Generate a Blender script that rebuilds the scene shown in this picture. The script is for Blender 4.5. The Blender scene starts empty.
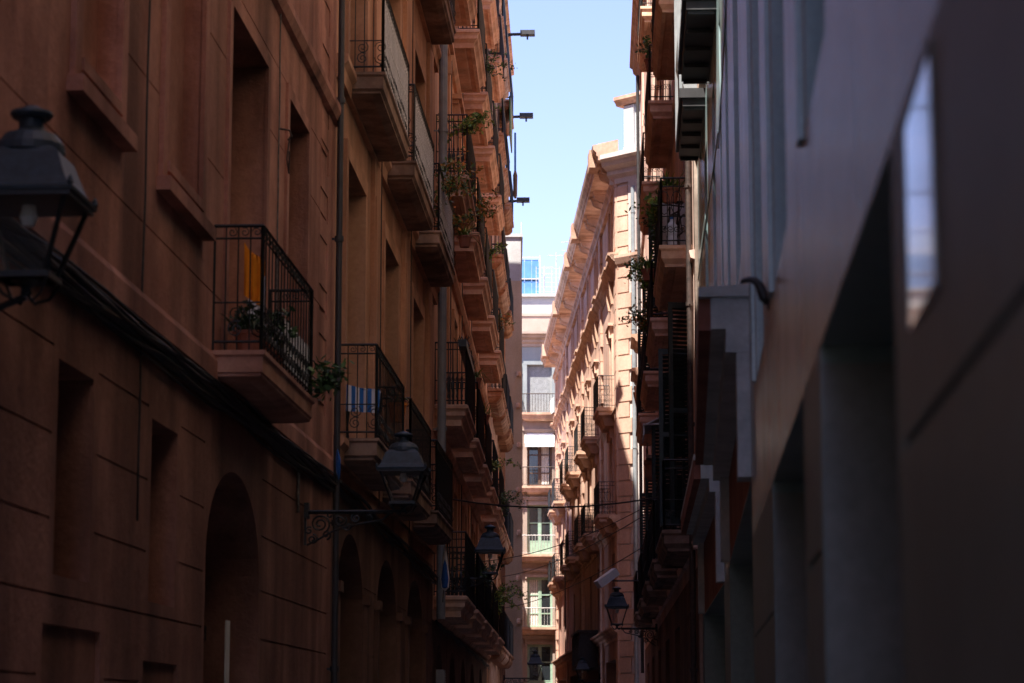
import bpy, bmesh, math, random
from mathutils import Vector, Matrix
R = math.radians
random.seed(7)
scene = bpy.context.scene
COL = scene.collection

# ------------------------------------------------------------------ helpers
class MB:
    def __init__(self): self.v = []; self.f = []
    def add(self, vs, fs):
        b = len(self.v); self.v += [tuple(p) for p in vs]; self.f += [tuple(b+i for i in q) for q in fs]
    def box(self, x0, x1, y0, y1, z0, z1):
        self.add([(x0,y0,z0),(x1,y0,z0),(x1,y1,z0),(x0,y1,z0),(x0,y0,z1),(x1,y0,z1),(x1,y1,z1),(x0,y1,z1)],
                 [(0,3,2,1),(4,5,6,7),(0,1,5,4),(1,2,6,5),(2,3,7,6),(3,0,4,7)])
    def quad(self, a, b, c, d): self.add([a,b,c,d], [(0,1,2,3)])
    def tube(self, pts, r, n=5, cap=True):
        pts = [Vector(p) for p in pts]; rings = []
        rr = r if isinstance(r, (list, tuple)) else [r]*len(pts)
        prev = None
        for i, p in enumerate(pts):
            t = (pts[min(i+1, len(pts)-1)] - pts[max(i-1, 0)])
            if t.length < 1e-9: t = Vector((0,0,1))
            t.normalize()
            if prev is None:
                a = Vector((0,0,1)) if abs(t.z) < .9 else Vector((1,0,0))
                u = t.cross(a).normalized()
            else:
                u = (prev - t*prev.dot(t))
                u = u.normalized() if u.length > 1e-6 else t.orthogonal().normalized()
            prev = u; w = t.cross(u)
            rings.append([p + (u*math.cos(2*math.pi*k/n) + w*math.sin(2*math.pi*k/n))*rr[i] for k in range(n)])
        self.loft(rings, cap)
    def loft(self, rings, cap=True):
        n = len(rings[0]); vs = [p for r_ in rings for p in r_]; fs = []
        for i in range(len(rings)-1):
            for k in range(n):
                fs.append((i*n+k, i*n+(k+1) % n, (i+1)*n+(k+1) % n, (i+1)*n+k))
        if cap: fs.append(tuple(range(n))[::-1]); fs.append(tuple((len(rings)-1)*n+k for k in range(n)))
        self.add(vs, fs)
    def lathe(self, prof, n=12, c=(0,0,0), rot=0):
        self.loft([[(c[0]+r*math.cos(rot+2*math.pi*k/n), c[1]+r*math.sin(rot+2*math.pi*k/n), c[2]+z) for k in range(n)] for r, z in prof])
    def extr(self, poly, x0, x1):
        """profile (y, z) swept along x"""
        self.loft([[(x0, y, z) for y, z in poly], [(x1, y, z) for y, z in poly]])
    def mesh(self, name, mat, smooth=False, fix=True):
        me = bpy.data.meshes.new(name); me.from_pydata(self.v, [], self.f); me.validate()
        if fix:
            bm = bmesh.new(); bm.from_mesh(me); bmesh.ops.recalc_face_normals(bm, faces=bm.faces); bm.to_mesh(me); bm.free()
        if mat: me.materials.append(mat)
        if smooth: me.polygons.foreach_set('use_smooth', [True]*len(me.polygons))
        return me

def link(name, me, parent=None, loc=(0,0,0), rot=(0,0,0)):
    o = bpy.data.objects.new(name, me); COL.objects.link(o)
    if parent: o.parent = parent
    o.location = loc; o.rotation_euler = rot
    return o
def tag(o, label=None, cat=None, group=None, kind=None):
    if label: o['label'] = label
    if cat: o['category'] = cat
    if group: o['group'] = group
    if kind: o['kind'] = kind
    return o
def thing(name, label, cat, loc=(0,0,0), rotz=0, group=None):
    o = bpy.data.objects.new(name, None); COL.objects.link(o); o.empty_display_size = .3
    o.location = loc; o.rotation_euler = (0,0,rotz)
    return tag(o, label, cat, group)
CACHE = {}
def cached(key, fn):
    if key not in CACHE: CACHE[key] = fn()
    return CACHE[key]

class Fr:
    """facade frame: s runs P0 -> P1, n points to the street (left of the run)"""
    def __init__(self, P0, P1, root):
        self.P0 = Vector((P0[0], P0[1], 0)); d = Vector((P1[0]-P0[0], P1[1]-P0[1], 0)); self.L = d.length
        self.d = d.normalized(); self.n = Vector((-self.d.y, self.d.x, 0)); self.a = math.atan2(self.d.y, self.d.x); self.root = root
    def w(self, s, n, z): return self.P0 + self.d*s + self.n*n + Vector((0,0,z))
    def sY(self, Y): return (Y - self.P0.y)/self.d.y
    def part(self, name, me, s=0, n=0, z=0):
        return link(name, me, self.root, self.w(s,n,z) - self.root.location, (0,0,self.a))
    def top(self, o, s, n, z, rz=0):
        o.location = self.w(s,n,z); o.rotation_euler = (0,0,self.a+rz); return o

# ------------------------------------------------------------------ materials
def nodes(name):
    m = bpy.data.materials.new(name); m.use_nodes = True
    nt = m.node_tree; b = nt.nodes['Principled BSDF']; return m, nt, b
def N(nt, t, **k):
    n = nt.nodes.new(t)
    for a, v in k.items():
        if a in n.inputs.keys() if hasattr(n.inputs, 'keys') else False: n.inputs[a].default_value = v
        else: setattr(n, a, v)
    return n
def plaster(name, c1, c2, c3=None, rough=.85, scale=.8, streak=.5, bump=.25, spec=.3, fine=18, grime=None, gl=0.55):
    m, nt, b = nodes(name); L = nt.links.new
    tc = N(nt, 'ShaderNodeTexCoord')
    geo = N(nt, 'ShaderNodeNewGeometry')
    n1 = N(nt, 'ShaderNodeTexNoise'); n1.inputs['Scale'].default_value = scale; n1.inputs['Detail'].default_value = 8; n1.inputs['Roughness'].default_value = .62
    L(geo.outputs['Position'], n1.inputs['Vector'])
    mp = N(nt, 'ShaderNodeMapping'); mp.inputs['Scale'].default_value = (1.7, 1.7, .28); L(geo.outputs['Position'], mp.inputs['Vector'])
    n2 = N(nt, 'ShaderNodeTexNoise'); n2.inputs['Scale'].default_value = 1.0; n2.inputs['Detail'].default_value = 4; n2.inputs['Roughness'].default_value = .45; L(mp.outputs[0], n2.inputs['Vector'])
    n3 = N(nt, 'ShaderNodeTexNoise'); n3.inputs['Scale'].default_value = fine; n3.inputs['Detail'].default_value = 8; n3.inputs['Roughness'].default_value = .7; L(geo.outputs['Position'], n3.inputs['Vector'])
    r1 = N(nt, 'ShaderNodeValToRGB'); r1.color_ramp.elements[0].position = .40; r1.color_ramp.elements[1].position = .60
    r1.color_ramp.elements[0].color = (*c1, 1); r1.color_ramp.elements[1].color = (*c2, 1); L(n1.outputs[0], r1.inputs[0])
    g = grime or tuple(x*.42 for x in c1)
    r2 = N(nt, 'ShaderNodeValToRGB'); r2.color_ramp.elements[0].position = .30; r2.color_ramp.elements[1].position = gl
    r2.color_ramp.elements[0].color = (streak,)*3+(1,); r2.color_ramp.elements[1].color = (0,0,0,1); L(n2.outputs[0], r2.inputs[0])
    mx = N(nt, 'ShaderNodeMixRGB'); mx.inputs[2].default_value = (*g, 1); L(r2.outputs[0], mx.inputs[0]); L(r1.outputs[0], mx.inputs[1])
    mx2 = N(nt, 'ShaderNodeMixRGB', blend_type='OVERLAY'); mx2.inputs[0].default_value = .35; L(mx.outputs[0], mx2.inputs[1])
    cr = N(nt, 'ShaderNodeValToRGB'); cr.color_ramp.elements[0].position=.3; cr.color_ramp.elements[1].position=.7
    cr.color_ramp.elements[0].color=(.3,.3,.3,1); cr.color_ramp.elements[1].color=(.7,.7,.7,1); L(n3.outputs[0], cr.inputs[0]); L(cr.outputs[0], mx2.inputs[2])
    L(mx2.outputs[0], b.inputs['Base Color'])
    b.inputs['Roughness'].default_value = rough; b.inputs['Specular IOR Level'].default_value = spec
    bp = N(nt, 'ShaderNodeBump'); bp.inputs['Strength'].default_value = bump; bp.inputs['Distance'].default_value = .02
    ad = N(nt, 'ShaderNodeMath', operation='ADD'); L(n3.outputs[0], ad.inputs[0]); L(n1.outputs[0], ad.inputs[1]); L(ad.outputs[0], bp.inputs['Height']); L(bp.outputs[0], b.inputs['Normal'])
    return m
def simple(name, c, rough=.5, metal=0, spec=.5, var=.25, scale=6, bump=0, emit=None, trans=0):
    m, nt, b = nodes(name); L = nt.links.new
    geo = N(nt, 'ShaderNodeNewGeometry'); n1 = N(nt, 'ShaderNodeTexNoise'); n1.inputs['Scale'].default_value = scale; n1.inputs['Detail'].default_value = 5
    L(geo.outputs['Position'], n1.inputs['Vector'])
    r1 = N(nt, 'ShaderNodeValToRGB'); r1.color_ramp.elements[0].position=.3; r1.color_ramp.elements[1].position=.7
    r1.color_ramp.elements[0].color = (*[x*(1-var) for x in c],1); r1.color_ramp.elements[1].color = (*[min(1,x*(1+var)) for x in c],1)
    L(n1.outputs[0], r1.inputs[0]); L(r1.outputs[0], b.inputs['Base Color'])
    b.inputs['Roughness'].default_value = rough; b.inputs['Metallic'].default_value = metal; b.inputs['Specular IOR Level'].default_value = spec
    if bump:
        bp = N(nt, 'ShaderNodeBump'); bp.inputs['Strength'].default_value = bump; bp.inputs['Distance'].default_value=.01; L(n1.outputs[0], bp.inputs['Height']); L(bp.outputs[0], b.inputs['Normal'])
    if trans: b.inputs['Transmission Weight'].default_value = trans
    return m
def leafmat(name, cols, rough=.5):
    m, nt, b = nodes(name); L = nt.links.new
    g = N(nt, 'ShaderNodeNewGeometry'); r = N(nt, 'ShaderNodeValToRGB'); r.color_ramp.interpolation = 'CONSTANT'
    els = r.color_ramp.elements
    while len(els) < len(cols): els.new(.5)
    for i, c in enumerate(cols): els[i].position = i/len(cols); els[i].color = (*c, 1)
    L(g.outputs['Random Per Island'], r.inputs[0]); L(r.outputs[0], b.inputs['Base Color']); b.inputs['Roughness'].default_value = rough
    b.inputs['Subsurface Weight'].default_value = 0
    return m
def stripes(name, c1, c2, scale, axis=0, rough=.9):
    m, nt, b = nodes(name); L = nt.links.new
    tc = N(nt, 'ShaderNodeTexCoord'); sp = N(nt, 'ShaderNodeSeparateXYZ'); L(tc.outputs['Object'], sp.inputs[0])
    mu = N(nt, 'ShaderNodeMath', operation='MULTIPLY'); mu.inputs[1].default_value = scale; L(sp.outputs[axis], mu.inputs[0])
    fr = N(nt, 'ShaderNodeMath', operation='FRACT'); L(mu.outputs[0], fr.inputs[0])
    gt = N(nt, 'ShaderNodeMath', operation='GREATER_THAN'); gt.inputs[1].default_value = .5; L(fr.outputs[0], gt.inputs[0])
    mx = N(nt, 'ShaderNodeMixRGB'); mx.inputs[1].default_value = (*c1,1); mx.inputs[2].default_value = (*c2,1); L(gt.outputs[0], mx.inputs[0]); L(mx.outputs[0], b.inputs['Base Color'])
    b.inputs['Roughness'].default_value = rough; return m

M = {}
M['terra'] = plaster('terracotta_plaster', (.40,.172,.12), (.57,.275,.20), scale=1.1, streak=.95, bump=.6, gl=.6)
M['terra_low'] = plaster('terracotta_lower_plaster', (.27,.125,.09), (.40,.20,.15), scale=1.3, streak=.95, bump=.6, gl=.6)  # darker than above: dirt, plus corner dimming put into the colour
M['terra_slab'] = plaster('terracotta_slab', (.42,.20,.14), (.55,.30,.22), scale=2, streak=.6)
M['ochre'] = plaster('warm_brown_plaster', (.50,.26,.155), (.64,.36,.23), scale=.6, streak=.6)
M['ochre_low'] = plaster('brown_lower_plaster', (.17,.09,.065), (.25,.14,.10), scale=.8, streak=.6)  # ground-floor dimness put into the colour, darker than the upper plaster
M['tan'] = plaster('tan_stucco', (.66,.36,.22), (.82,.52,.34), scale=.5, streak=.55)
M['tanstone'] = plaster('tan_moulded_stone', (.70,.43,.29), (.86,.60,.44), scale=2.5, streak=.5)
M['stain'] = plaster('stained_stone', (.27,.165,.12), (.42,.28,.205), scale=3.0, streak=.7, grime=(.04,.03,.025), gl=.62)
M['rubble'] = plaster('worn_brick_render', (.40,.18,.09), (.66,.40,.25), scale=3.2, streak=.7, bump=.8, fine=9)
M['pink'] = plaster('pink_stucco', (.35,.265,.215), (.43,.335,.28), scale=.5, streak=.4)
M['pinkdark'] = plaster('pink_brown_stucco', (.62,.40,.32), (.74,.52,.43), scale=.6, streak=.6)
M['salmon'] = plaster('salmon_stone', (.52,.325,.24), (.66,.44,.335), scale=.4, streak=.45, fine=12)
M['salmonshade'] = plaster('shade_darkened_salmon_stone', (.34,.19,.14), (.44,.26,.20), scale=.5, streak=.6)  # salmon stone darkened, the lower facade's shade put into the colour
M['salmontrim'] = plaster('salmon_trim', (.46,.275,.19), (.60,.40,.29), scale=1.6, streak=.6)
M['cream'] = plaster('cream_wall', (.50,.42,.39), (.60,.52,.48), scale=.5, streak=.35)
M['beige'] = plaster('beige_wall', (.50,.38,.26), (.60,.47,.34), scale=.3, streak=.3)
M['whitewall'] = plaster('white_wall', (.45,.44,.43), (.54,.53,.52), scale=.5, streak=.2)
M['greypaint'] = plaster('grey_green_paint', (.25,.275,.28), (.31,.335,.335), scale=.5, streak=.3)
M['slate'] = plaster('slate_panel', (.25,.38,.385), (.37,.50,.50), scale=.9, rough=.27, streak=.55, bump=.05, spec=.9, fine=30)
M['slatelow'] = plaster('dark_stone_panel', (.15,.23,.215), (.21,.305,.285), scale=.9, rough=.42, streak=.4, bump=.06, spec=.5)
M['slatejamb'] = plaster('brown_panel', (.18,.20,.18), (.25,.265,.24), scale=.9, rough=.6, streak=.4, bump=.06)
M['palestone'] = plaster('pale_grey_stone', (.42,.49,.49), (.54,.61,.60), scale=3, streak=.3)
M['bouncerender'] = plaster('warm_bounce_render', (.62,.44,.33), (.72,.54,.42), scale=.5, streak=.3)  # warm tone chosen so the unseen upper floors bounce light across
M['redbrown'] = plaster('bounce_brown_stone', (.24,.10,.07), (.32,.15,.11), scale=1, streak=.5)  # street-facing stone tinted brown, warm bounce light put into the colour
M['iron'] = simple('dark_iron', (.018,.02,.022), rough=.45, spec=.5, var=.4, scale=30)
M['ironrust'] = simple('rusty_iron', (.05,.032,.026), rough=.7, var=.5, scale=20)
M['ironpale'] = simple('pale_railing_paint', (.45,.42,.40), rough=.5)
M['lampmetal'] = simple('blue_grey_lamp_metal', (.03,.045,.06), rough=.5, spec=.4, var=.3, scale=25)
M['glass'] = simple('window_glass', (.02,.024,.028), rough=.06, spec=.8, var=.2, scale=1)
M['mirror'] = simple('dark_mirror_glass', (.03,.035,.045), rough=.09, spec=.3, var=.1, scale=1)
M['lampglass'], nt_, b_s = nodes('dusty_lamp_glass'); b_s.inputs['Base Color'].default_value = (.35,.36,.36,1); b_s.inputs['Roughness'].default_value = .15; b_s.inputs['Alpha'].default_value = .04
M['wood'] = simple('brown_door_wood', (.10,.055,.035), rough=.6, var=.35, scale=9, bump=.2)
M['darkwood'] = simple('dark_door_wood', (.022,.019,.018), rough=.55, var=.4, scale=9, bump=.2)
M['green'] = simple('dark_green_shutter_paint', (.018,.032,.03), rough=.5, var=.35, scale=12)
M['mint'] = simple('green_door_paint', (.28,.40,.30), rough=.5, var=.15)
M['greyshut'] = simple('grey_roller_shutter', (.28,.29,.29), rough=.6, var=.15)
M['whitecloth'] = simple('white_cloth', (.75,.75,.74), rough=.9, var=.08)
M['curtain'] = simple('cream_curtain', (.62,.58,.52), rough=.9, var=.12)
M['orange'] = simple('orange_cloth', (.98,.30,.006), rough=.9, var=.12, scale=14)
M['orangepot'] = simple('orange_pot_clay', (.75,.24,.03), rough=.6, var=.15)
M['pot'] = simple('terracotta_pot_clay', (.34,.13,.08), rough=.8, var=.25)
M['soil'] = simple('soil', (.03,.02,.015), rough=1)
M['reed'] = simple('white_reed_screen', (.84,.84,.85), rough=.8, var=.25, scale=40)
M['pipegrey'] = simple('grey_drain_pipe', (.24,.265,.28), rough=.45, var=.15)
M['pipedark'] = simple('dark_drain_pipe', (.035,.035,.038), rough=.5, var=.3)
M['cable'] = simple('black_cable', (.035,.03,.028), rough=.6, var=.5, scale=20)
M['cablelight'] = simple('grey_cable', (.13,.11,.10), rough=.6, var=.5, scale=20)
M['blue'] = simple('bright_blue_plastic', (.02,.13,.42), rough=.4)
M['bluetank'] = simple('blue_tank_panel', (.07,.20,.42), rough=.6, var=.2, scale=2)
M['redplastic'] = simple('red_plastic', (.35,.02,.03), rough=.4)
M['awning'] = stripes('green_yellow_awning', (.05,.13,.05), (.45,.35,.08), 6, 0)
M['towel'] = stripes('blue_white_towel', (.75,.76,.78), (.03,.16,.46), 11, 0)
M['shade'] = simple('brown_roller_cloth', (.22,.11,.05), rough=.9)
M['asphalt'] = plaster('asphalt', (.045,.045,.046), (.06,.06,.06), scale=1, streak=.1, bump=.4)
M['paving'] = plaster('grey_paving', (.20,.19,.18), (.26,.25,.24), scale=1, streak=.1, bump=.3)
M['leaf'] = leafmat('green_leaves', [(.035,.085,.02),(.06,.13,.03),(.09,.16,.04),(.03,.06,.02)])
M['leafdark'] = leafmat('dark_leaves', [(.02,.05,.018),(.035,.07,.025),(.05,.085,.03)])
M['leafbright'] = leafmat('bright_leaves', [(.13,.26,.04),(.22,.34,.05),(.09,.18,.04),(.34,.36,.05)])
M['leafautumn'] = leafmat('orange_green_leaves', [(.14,.22,.04),(.50,.18,.03),(.07,.12,.03),(.38,.20,.04),(.14,.18,.04)])
M['succ'] = leafmat('grey_succulent', [(.08,.09,.09),(.12,.13,.13),(.05,.06,.06)])
M['bulb'] = simple('lamp_bulb_white', (.7,.68,.62), rough=.3)
M['rooftile'] = simple('roof_tile', (.30,.15,.10), rough=.9)

# ------------------------------------------------------------------ building pieces
def wall_mesh(sA, sB, z0, z1, opens, mb=None, n=0.0):
    """front sheet at y=n with recessed openings (s0,s1,z0,z1,depth,back)"""
    mb = mb or MB(); F = n
    zs = sorted({z0, z1} | {min(max(z, z0), z1) for o in opens for z in (o[2], o[3])})
    for za, zb in zip(zs, zs[1:]):
        if zb-za < 1e-5: continue
        zm = (za+zb)/2; cuts = sorted([(max(o[0], sA), min(o[1], sB)) for o in opens if o[2] < zm < o[3]])
        cur = sA
        for c0, c1 in cuts:
            if c0 > cur+1e-5: mb.quad((cur,F,za),(c0,F,za),(c0,F,zb),(cur,F,zb))
            cur = max(cur, c1)
        if cur < sB-1e-5: mb.quad((cur,F,za),(sB,F,za),(sB,F,zb),(cur,F,zb))
    for o in opens:
        s0, s1, a, b, d = o[:5]; B = F-d
        mb.quad((s0,F,a),(s0,B,a),(s0,B,b),(s0,F,b)); mb.quad((s1,F,a),(s1,F,b),(s1,B,b),(s1,B,a))
        mb.quad((s0,F,b),(s0,B,b),(s1,B,b),(s1,F,b)); mb.quad((s0,F,a),(s1,F,a),(s1,B,a),(s0,B,a))
        if len(o) > 5 and o[5]: mb.quad((s0,B,a),(s1,B,a),(s1,B,b),(s0,B,b))
    return mb
def grooves(sA, sB, zlist, avoid, w=.015, d=.012):
    out = []
    for z in zlist:
        cuts = sorted([(o[0]-.12, o[1]+.12) for o in avoid if o[2]-.1 < z < o[3]+.1]); cur = sA
        for a, b in cuts:
            if a > cur+.1: out.append((cur, a, z, z+w, d, True))
            cur = max(cur, b)
        if cur < sB-.1: out.append((cur, sB, z, z+w, d, True))
    return out
def arch_infill(mb, s0, s1, zs, zt, d, n=0.0, seg=16):
    """fill the corners of a rectangular opening above zs so it reads as an arch"""
    c = (s0+s1)/2; a = (s1-s0)/2; b = zt-zs
    P = [(c-a*math.cos(math.pi*k/seg), zs+b*math.sin(math.pi*k/seg)*.998) for k in range(seg+1)]
    for (xa, za), (xb, zb) in zip(P, P[1:]):
        mb.quad((xa,n,za),(xb,n,zb),(xb,n,zt),(xa,n,zt)); mb.quad((xa,n,za),(xa,n-d,za),(xb,n-d,zb),(xb,n,zb))
def shell(fr, z1, depth, mat, s0=0, s1=None, name='body'):
    """flank walls, back and roof behind a facade sheet"""
    s1 = s1 if s1 is not None else fr.L; e = .003
    mb = MB(); s0 += e; s1 -= e
    mb.quad((s0,-.01,0),(s0,-depth,0),(s0,-depth,z1),(s0,-.01,z1)); mb.quad((s1,-.01,0),(s1,-.01,z1),(s1,-depth,z1),(s1,-depth,0))
    mb.quad((s0,-depth,0),(s1,-depth,0),(s1,-depth,z1),(s0,-depth,z1)); mb.quad((s0,-.01,z1-.02),(s1,-.01,z1-.02),(s1,-depth,z1-.02),(s0,-depth,z1-.02))
    return fr.part(name, mb.mesh(name, mat, fix=False))
def slab_mesh(L, P, prof, mat, coffer=0):
    def fn():
        mb = MB(); rings = []
        for i, z in prof: rings.append([(-L/2+i,-.02,z),(L/2-i,-.02,z),(L/2-i,P-i,z),(-L/2+i,P-i,z)])
        if coffer:
            i, z = prof[-1]; c = coffer
            for ii, zz in ((i+c, z), (i+c+.02, z+.04), (i+c+.10, z+.045), (i+c+.12, z+.02)):
                rings.append([(-L/2+ii,.06,zz),(L/2-ii,.06,zz),(L/2-ii,P-ii,zz),(-L/2+ii,P-ii,zz)])
        mb.loft(rings); return mb.mesh('slab', mat)
    return cached(('slab', L, P, tuple(prof), mat.name, coffer), fn)
def spiral(c, r, turns, sgn=1, k=12, a0=0):
    pts = []; n = int(k*turns)
    for i in range(n+1):
        t = i/n; a = a0+sgn*2*math.pi*turns*t; q = r*(1-.82*t); pts.append((c[0]+q*math.cos(a), c[1]+q*math.sin(a)))
    return pts
def rail_mesh(L, P, H, style, mat, pitch=.165):
    def fn():
        mb = MB(); e = .035
        planes = [(lambda u, z: (u, P-e, z), -L/2+e, L/2-e, 1), (lambda u, z: (-L/2+e, u, z), .0, P-e, 0), (lambda u, z: (L/2-e, u, z), .0, P-e, 0)]
        for f, u0, u1, front in planes:
            def bar(pts, r, n=4): mb.tube([f(u, z) for u, z in pts], r, n)
            hr = .014 if style != 'far' else .025
            bar([(u0, H), (u1, H)], hr, 4); bar([(u0, .07), (u1, .07)], .011)
            m = max(2, int(round((u1-u0)/(pitch if front else pitch*.62))))
            if style == 'scroll':
                bar([(u0, H-.10), (u1, H-.10)], .009)
                if not front: bar([(u0, .38), (u1, .38)], .007)
            if style in ('belly', 'ring'): bar([(u0, H-.12), (u1, H-.12)], .009); bar([(u0, .42), (u1, .42)], .008)
            for i in range(m+1):
                u = u0+(u1-u0)*i/m; r = .006
                if i in (0, m): mb.tube([f(u, 0), f(u, H)], .016, 4); continue
                if style == 'belly':
                    mb.tube([f(u, z) for z in (0, .1, .14, .2, .30, .36, .42, .46, .50, H-.14, H)], [.009,.009,.022,.012,.028,.03,.012,.022,.010,.009,.009], 6)
                elif style == 'far': mb.tube([f(u, .05), f(u, H)], .013, 3)
                else: mb.tube([f(u, .0), f(u, H)], r, 4)
                if style == 'scroll':
                    g = (u1-u0)/m; cu = u+g/2
                    if i < m:
                        for cz, rr, sg in ((.15, .045, 1), (.28, .045, -1)) if front else ((.17, .075, 1), (.30, .06, -1)):
                            if front or i % 2 == 1: mb.tube([f(x, y) for x, y in spiral((cu if front else u+.085, cz), rr if front else .072, 1.6, sg, 9, i)], .0065, 3)
                        mb.tube([f(x, y) for x, y in spiral((cu, H-.05), .04, 1.3, -1, 8, i)], .0055, 3)
                if style == 'ring' and i < m:
                    g = (u1-u0)/m; cu = u+g/2
                    if i % 2 == 0: mb.tube([f(cu+ .075*math.cos(t*math.pi/6), .62+.17*math.sin(t*math.pi/6)) for t in range(13)], .007, 3)
                    mb.tube([f(x, y) for x, y in spiral((cu, .24), .055, 1.5, 1, 8, i)], .0065, 3)
        return mb.mesh('railing', mat, fix=False)
    return cached(('rail', L, P, H, style, mat.name, pitch), fn)
def win_mesh(w, h, kind, mat):
    """frame / leaves, front plane y=0, local x centred, z from 0"""
    def fn():
        mb = MB(); t = .07
        mb.box(-w/2, -w/2+t, -.06, 0, 0, h); mb.box(w/2-t, w/2, -.06, 0, 0, h); mb.box(-w/2+t, w/2-t, -.06, 0, h-t, h); mb.box(-w/2+t, w/2-t, -.06, 0, 0, t)
        if kind == 'louvre':
            mb.box(-.04, .04, -.05, .004, t, h-t); z = t+.02
            while z < h-t-.05:
                for a, b in ((-w/2+t, -.04), (.04, w/2-t)): mb.quad((a,-.035,z),(b,-.035,z),(b,-.005,z+.055),(a,-.005,z+.055)); mb.quad((a,-.042,z),(a,-.012,z+.055),(b,-.012,z+.055),(b,-.042,z))
                z += .062
        elif kind == 'roller':
            z = t
            while z < h-t-.02: mb.box(-w/2+t, w/2-t, -.05, -.03, z, z+.045); z += .052
        else:
            mb.box(-.045, .045, -.05, .004, t, h-t)
            for a, b in ((-w/2+t, -.045), (.045, w/2-t)):
                mb.box(a, a+.05, -.045, -.008, t, h-t); mb.box(b-.05, b, -.045, -.008, t, h-t)
                for q in (t, h*.27, h*.64, h-t-.06): mb.box(a+.05, b-.05, -.045, -.010, q, q+.06)
                if kind == 'door': mb.box(a+.05, b-.05, -.04, -.02, t+.06, h*.27)
        return mb.mesh('window', mat)
    return cached(('win', round(w,2), round(h,2), kind, mat.name), fn)
def pane_mesh(w, h, mat):
    def fn():
        mb = MB(); mb.box(-w/2+.01, w/2-.01, -.09, -.052, .01, h-.01); return mb.mesh('pane', mat)
    return cached(('pane', round(w,2), round(h,2), mat.name), fn)
def window(fr, s, z, w, h, d, kind='glass', mat='wood', pane='glass', curtain=None, name=None):
    o = fr.part(name or ('balcony_door' if h > 1.9 else 'window'), win_mesh(w, h, kind, M[mat]), s, -d+.08, z)
    link('pane', pane_mesh(w, h, M[pane]), o)
    if curtain:
        def fn():
            mb = MB(); k = 14; a, b = curtain
            P = [(a+(b-a)*i/k, -.045+.012*math.sin(i*2.2)) for i in range(k+1)]
            for (xa, ya), (xb, yb) in zip(P, P[1:]): mb.quad((xa,ya,.1),(xb,yb,.1),(xb,yb,h-.1),(xa,ya,h-.1))
            return mb.mesh('curtain', M['curtain'], fix=False)
        link('curtain', cached(('cur', curtain, h), fn), o)
    return o
def balcony(fr, s, z, L, P, H, style, prof, slabmat, railmat='iron', coffer=0, pitch=.165, rail='railing'):
    o = fr.part('balcony', slab_mesh(L, P, prof, M[slabmat], coffer), s, 0, z)
    link(rail, rail_mesh(L, P, H, style, M[railmat], pitch), o)
    return o
def surround(mb, s0, s1, z0, z1, w=.16, t=.05, ped=0, sill=False):
    mb.box(s0-w, s0-.001, -.01, t, z0, z1); mb.box(s1+.001, s1+w, -.01, t, z0, z1); mb.box(s0-w, s1+w, -.01, t+.004, z1, z1+w)
    if ped:
        mb.box(s0-w-.05, s1+w+.05, -.01, t+ped*.5, z1+w+.14, z1+w+.22); mb.box(s0-w-.12, s1+w+.12, -.01, t+ped, z1+w+.221, z1+w+.32)
        mb.box(s0-w+.02, s0-.03, -.01, t+ped*.7, z1+w-.20, z1+w+.14); mb.box(s1+.03, s1+w-.02, -.01, t+ped*.7, z1+w-.20, z1+w+.14)
    if sill: mb.box(s0-w-.04, s1+w+.04, -.01, t+.08, z0-.14, z0-.001)

CORN = [(0,0),(.05,0),(.05,.12),(.14,.2),(.14,.3),(.30,.38),(.34,.48),(.46,.52),(.46,.62),(0,.66)]
def cornice(mb, s0, s1, z, k=1.0, kz=1.0): mb.extr([(-.01 if y == 0 else y*k, z+q*kz) for y, q in CORN], s0, s1)

# ================================================================== ground (setting)
mb = MB(); mb.quad((-1500,-1500,0),(1500,-1500,0),(1500,1500,0),(-1500,1500,0)); tag(link('ground', mb.mesh('ground', M['asphalt'], fix=False)), kind='structure')
def strip(name, L, Rr, z, mat):
    mb = MB()
    for (a, b), (c, d) in zip(zip(L, Rr), zip(L[1:], Rr[1:])): mb.quad((a[0],a[1],z),(b[0],b[1],z),(d[0],d[1],z),(c[0],c[1],z))
    return tag(link(name, mb.mesh(name, mat, fix=False)), kind='structure')
lw = [(-3.9,-12),(-1.95,25.9),(-1.34,40.7),(-.07,93),(-.0,128)]
rw = [(-.49,-12),(2.27,25.9),(2.84,40.7),(3.99,72),(2.2,128)]
strip('road', lw, rw, .004, M['paving'])

# ================================================================== building A (near left)
PA0, PA1 = (-1.953, 25.9), (-3.895, -12)       # far end -> near end
RA = thing('terracotta_building', 'dark terracotta plaster house at near left with an arched doorway and blind windows', 'building', (-1.953, 25.9, 0))
A = Fr(PA0, PA1, RA); H_A = 23.0
def SY(fr, a, b): x, y = fr.sY(a), fr.sY(b); return (min(x,y), max(x,y))
op = []
def O(fr, lst, Y0, Y1, z0, z1, d, back=False):
    s = SY(fr, Y0, Y1); o = (s[0], s[1], z0, z1, d, back); lst.append(o); return o
lowA = []
g1 = O(A, lowA, 13.55, 14.45, 2.42, 3.65, .38); g2 = O(A, lowA, 16.22, 17.15, 2.40, 3.64, .38)
arch = O(A, lowA, 18.35, 20.97, 0, 3.62, .55)
O(A, lowA, 9.2, 10.1, 2.42, 3.65, .38); O(A, lowA, 4.5, 7.0, 0, 3.4, .5); O(A, lowA, 0.5, 1.5, 2.42, 3.65, .38); O(A, lowA, 21.75, 22.0, .5, .7, .05, True)
O(A, lowA, 13.35, 14.8, 1.2, 2.14, .03, True); O(A, lowA, 16.1, 17.3, 1.2, 2.0, .03, True)
gr = grooves(.35, A.L, (3.70, 3.20, 2.72, 2.30, 1.85, 1.4, .95), lowA)
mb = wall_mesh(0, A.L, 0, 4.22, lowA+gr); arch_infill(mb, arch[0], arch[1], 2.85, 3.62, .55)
A.part('lower_wall', mb.mesh('lower_wall', M['terra_low'], fix=False))
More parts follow.
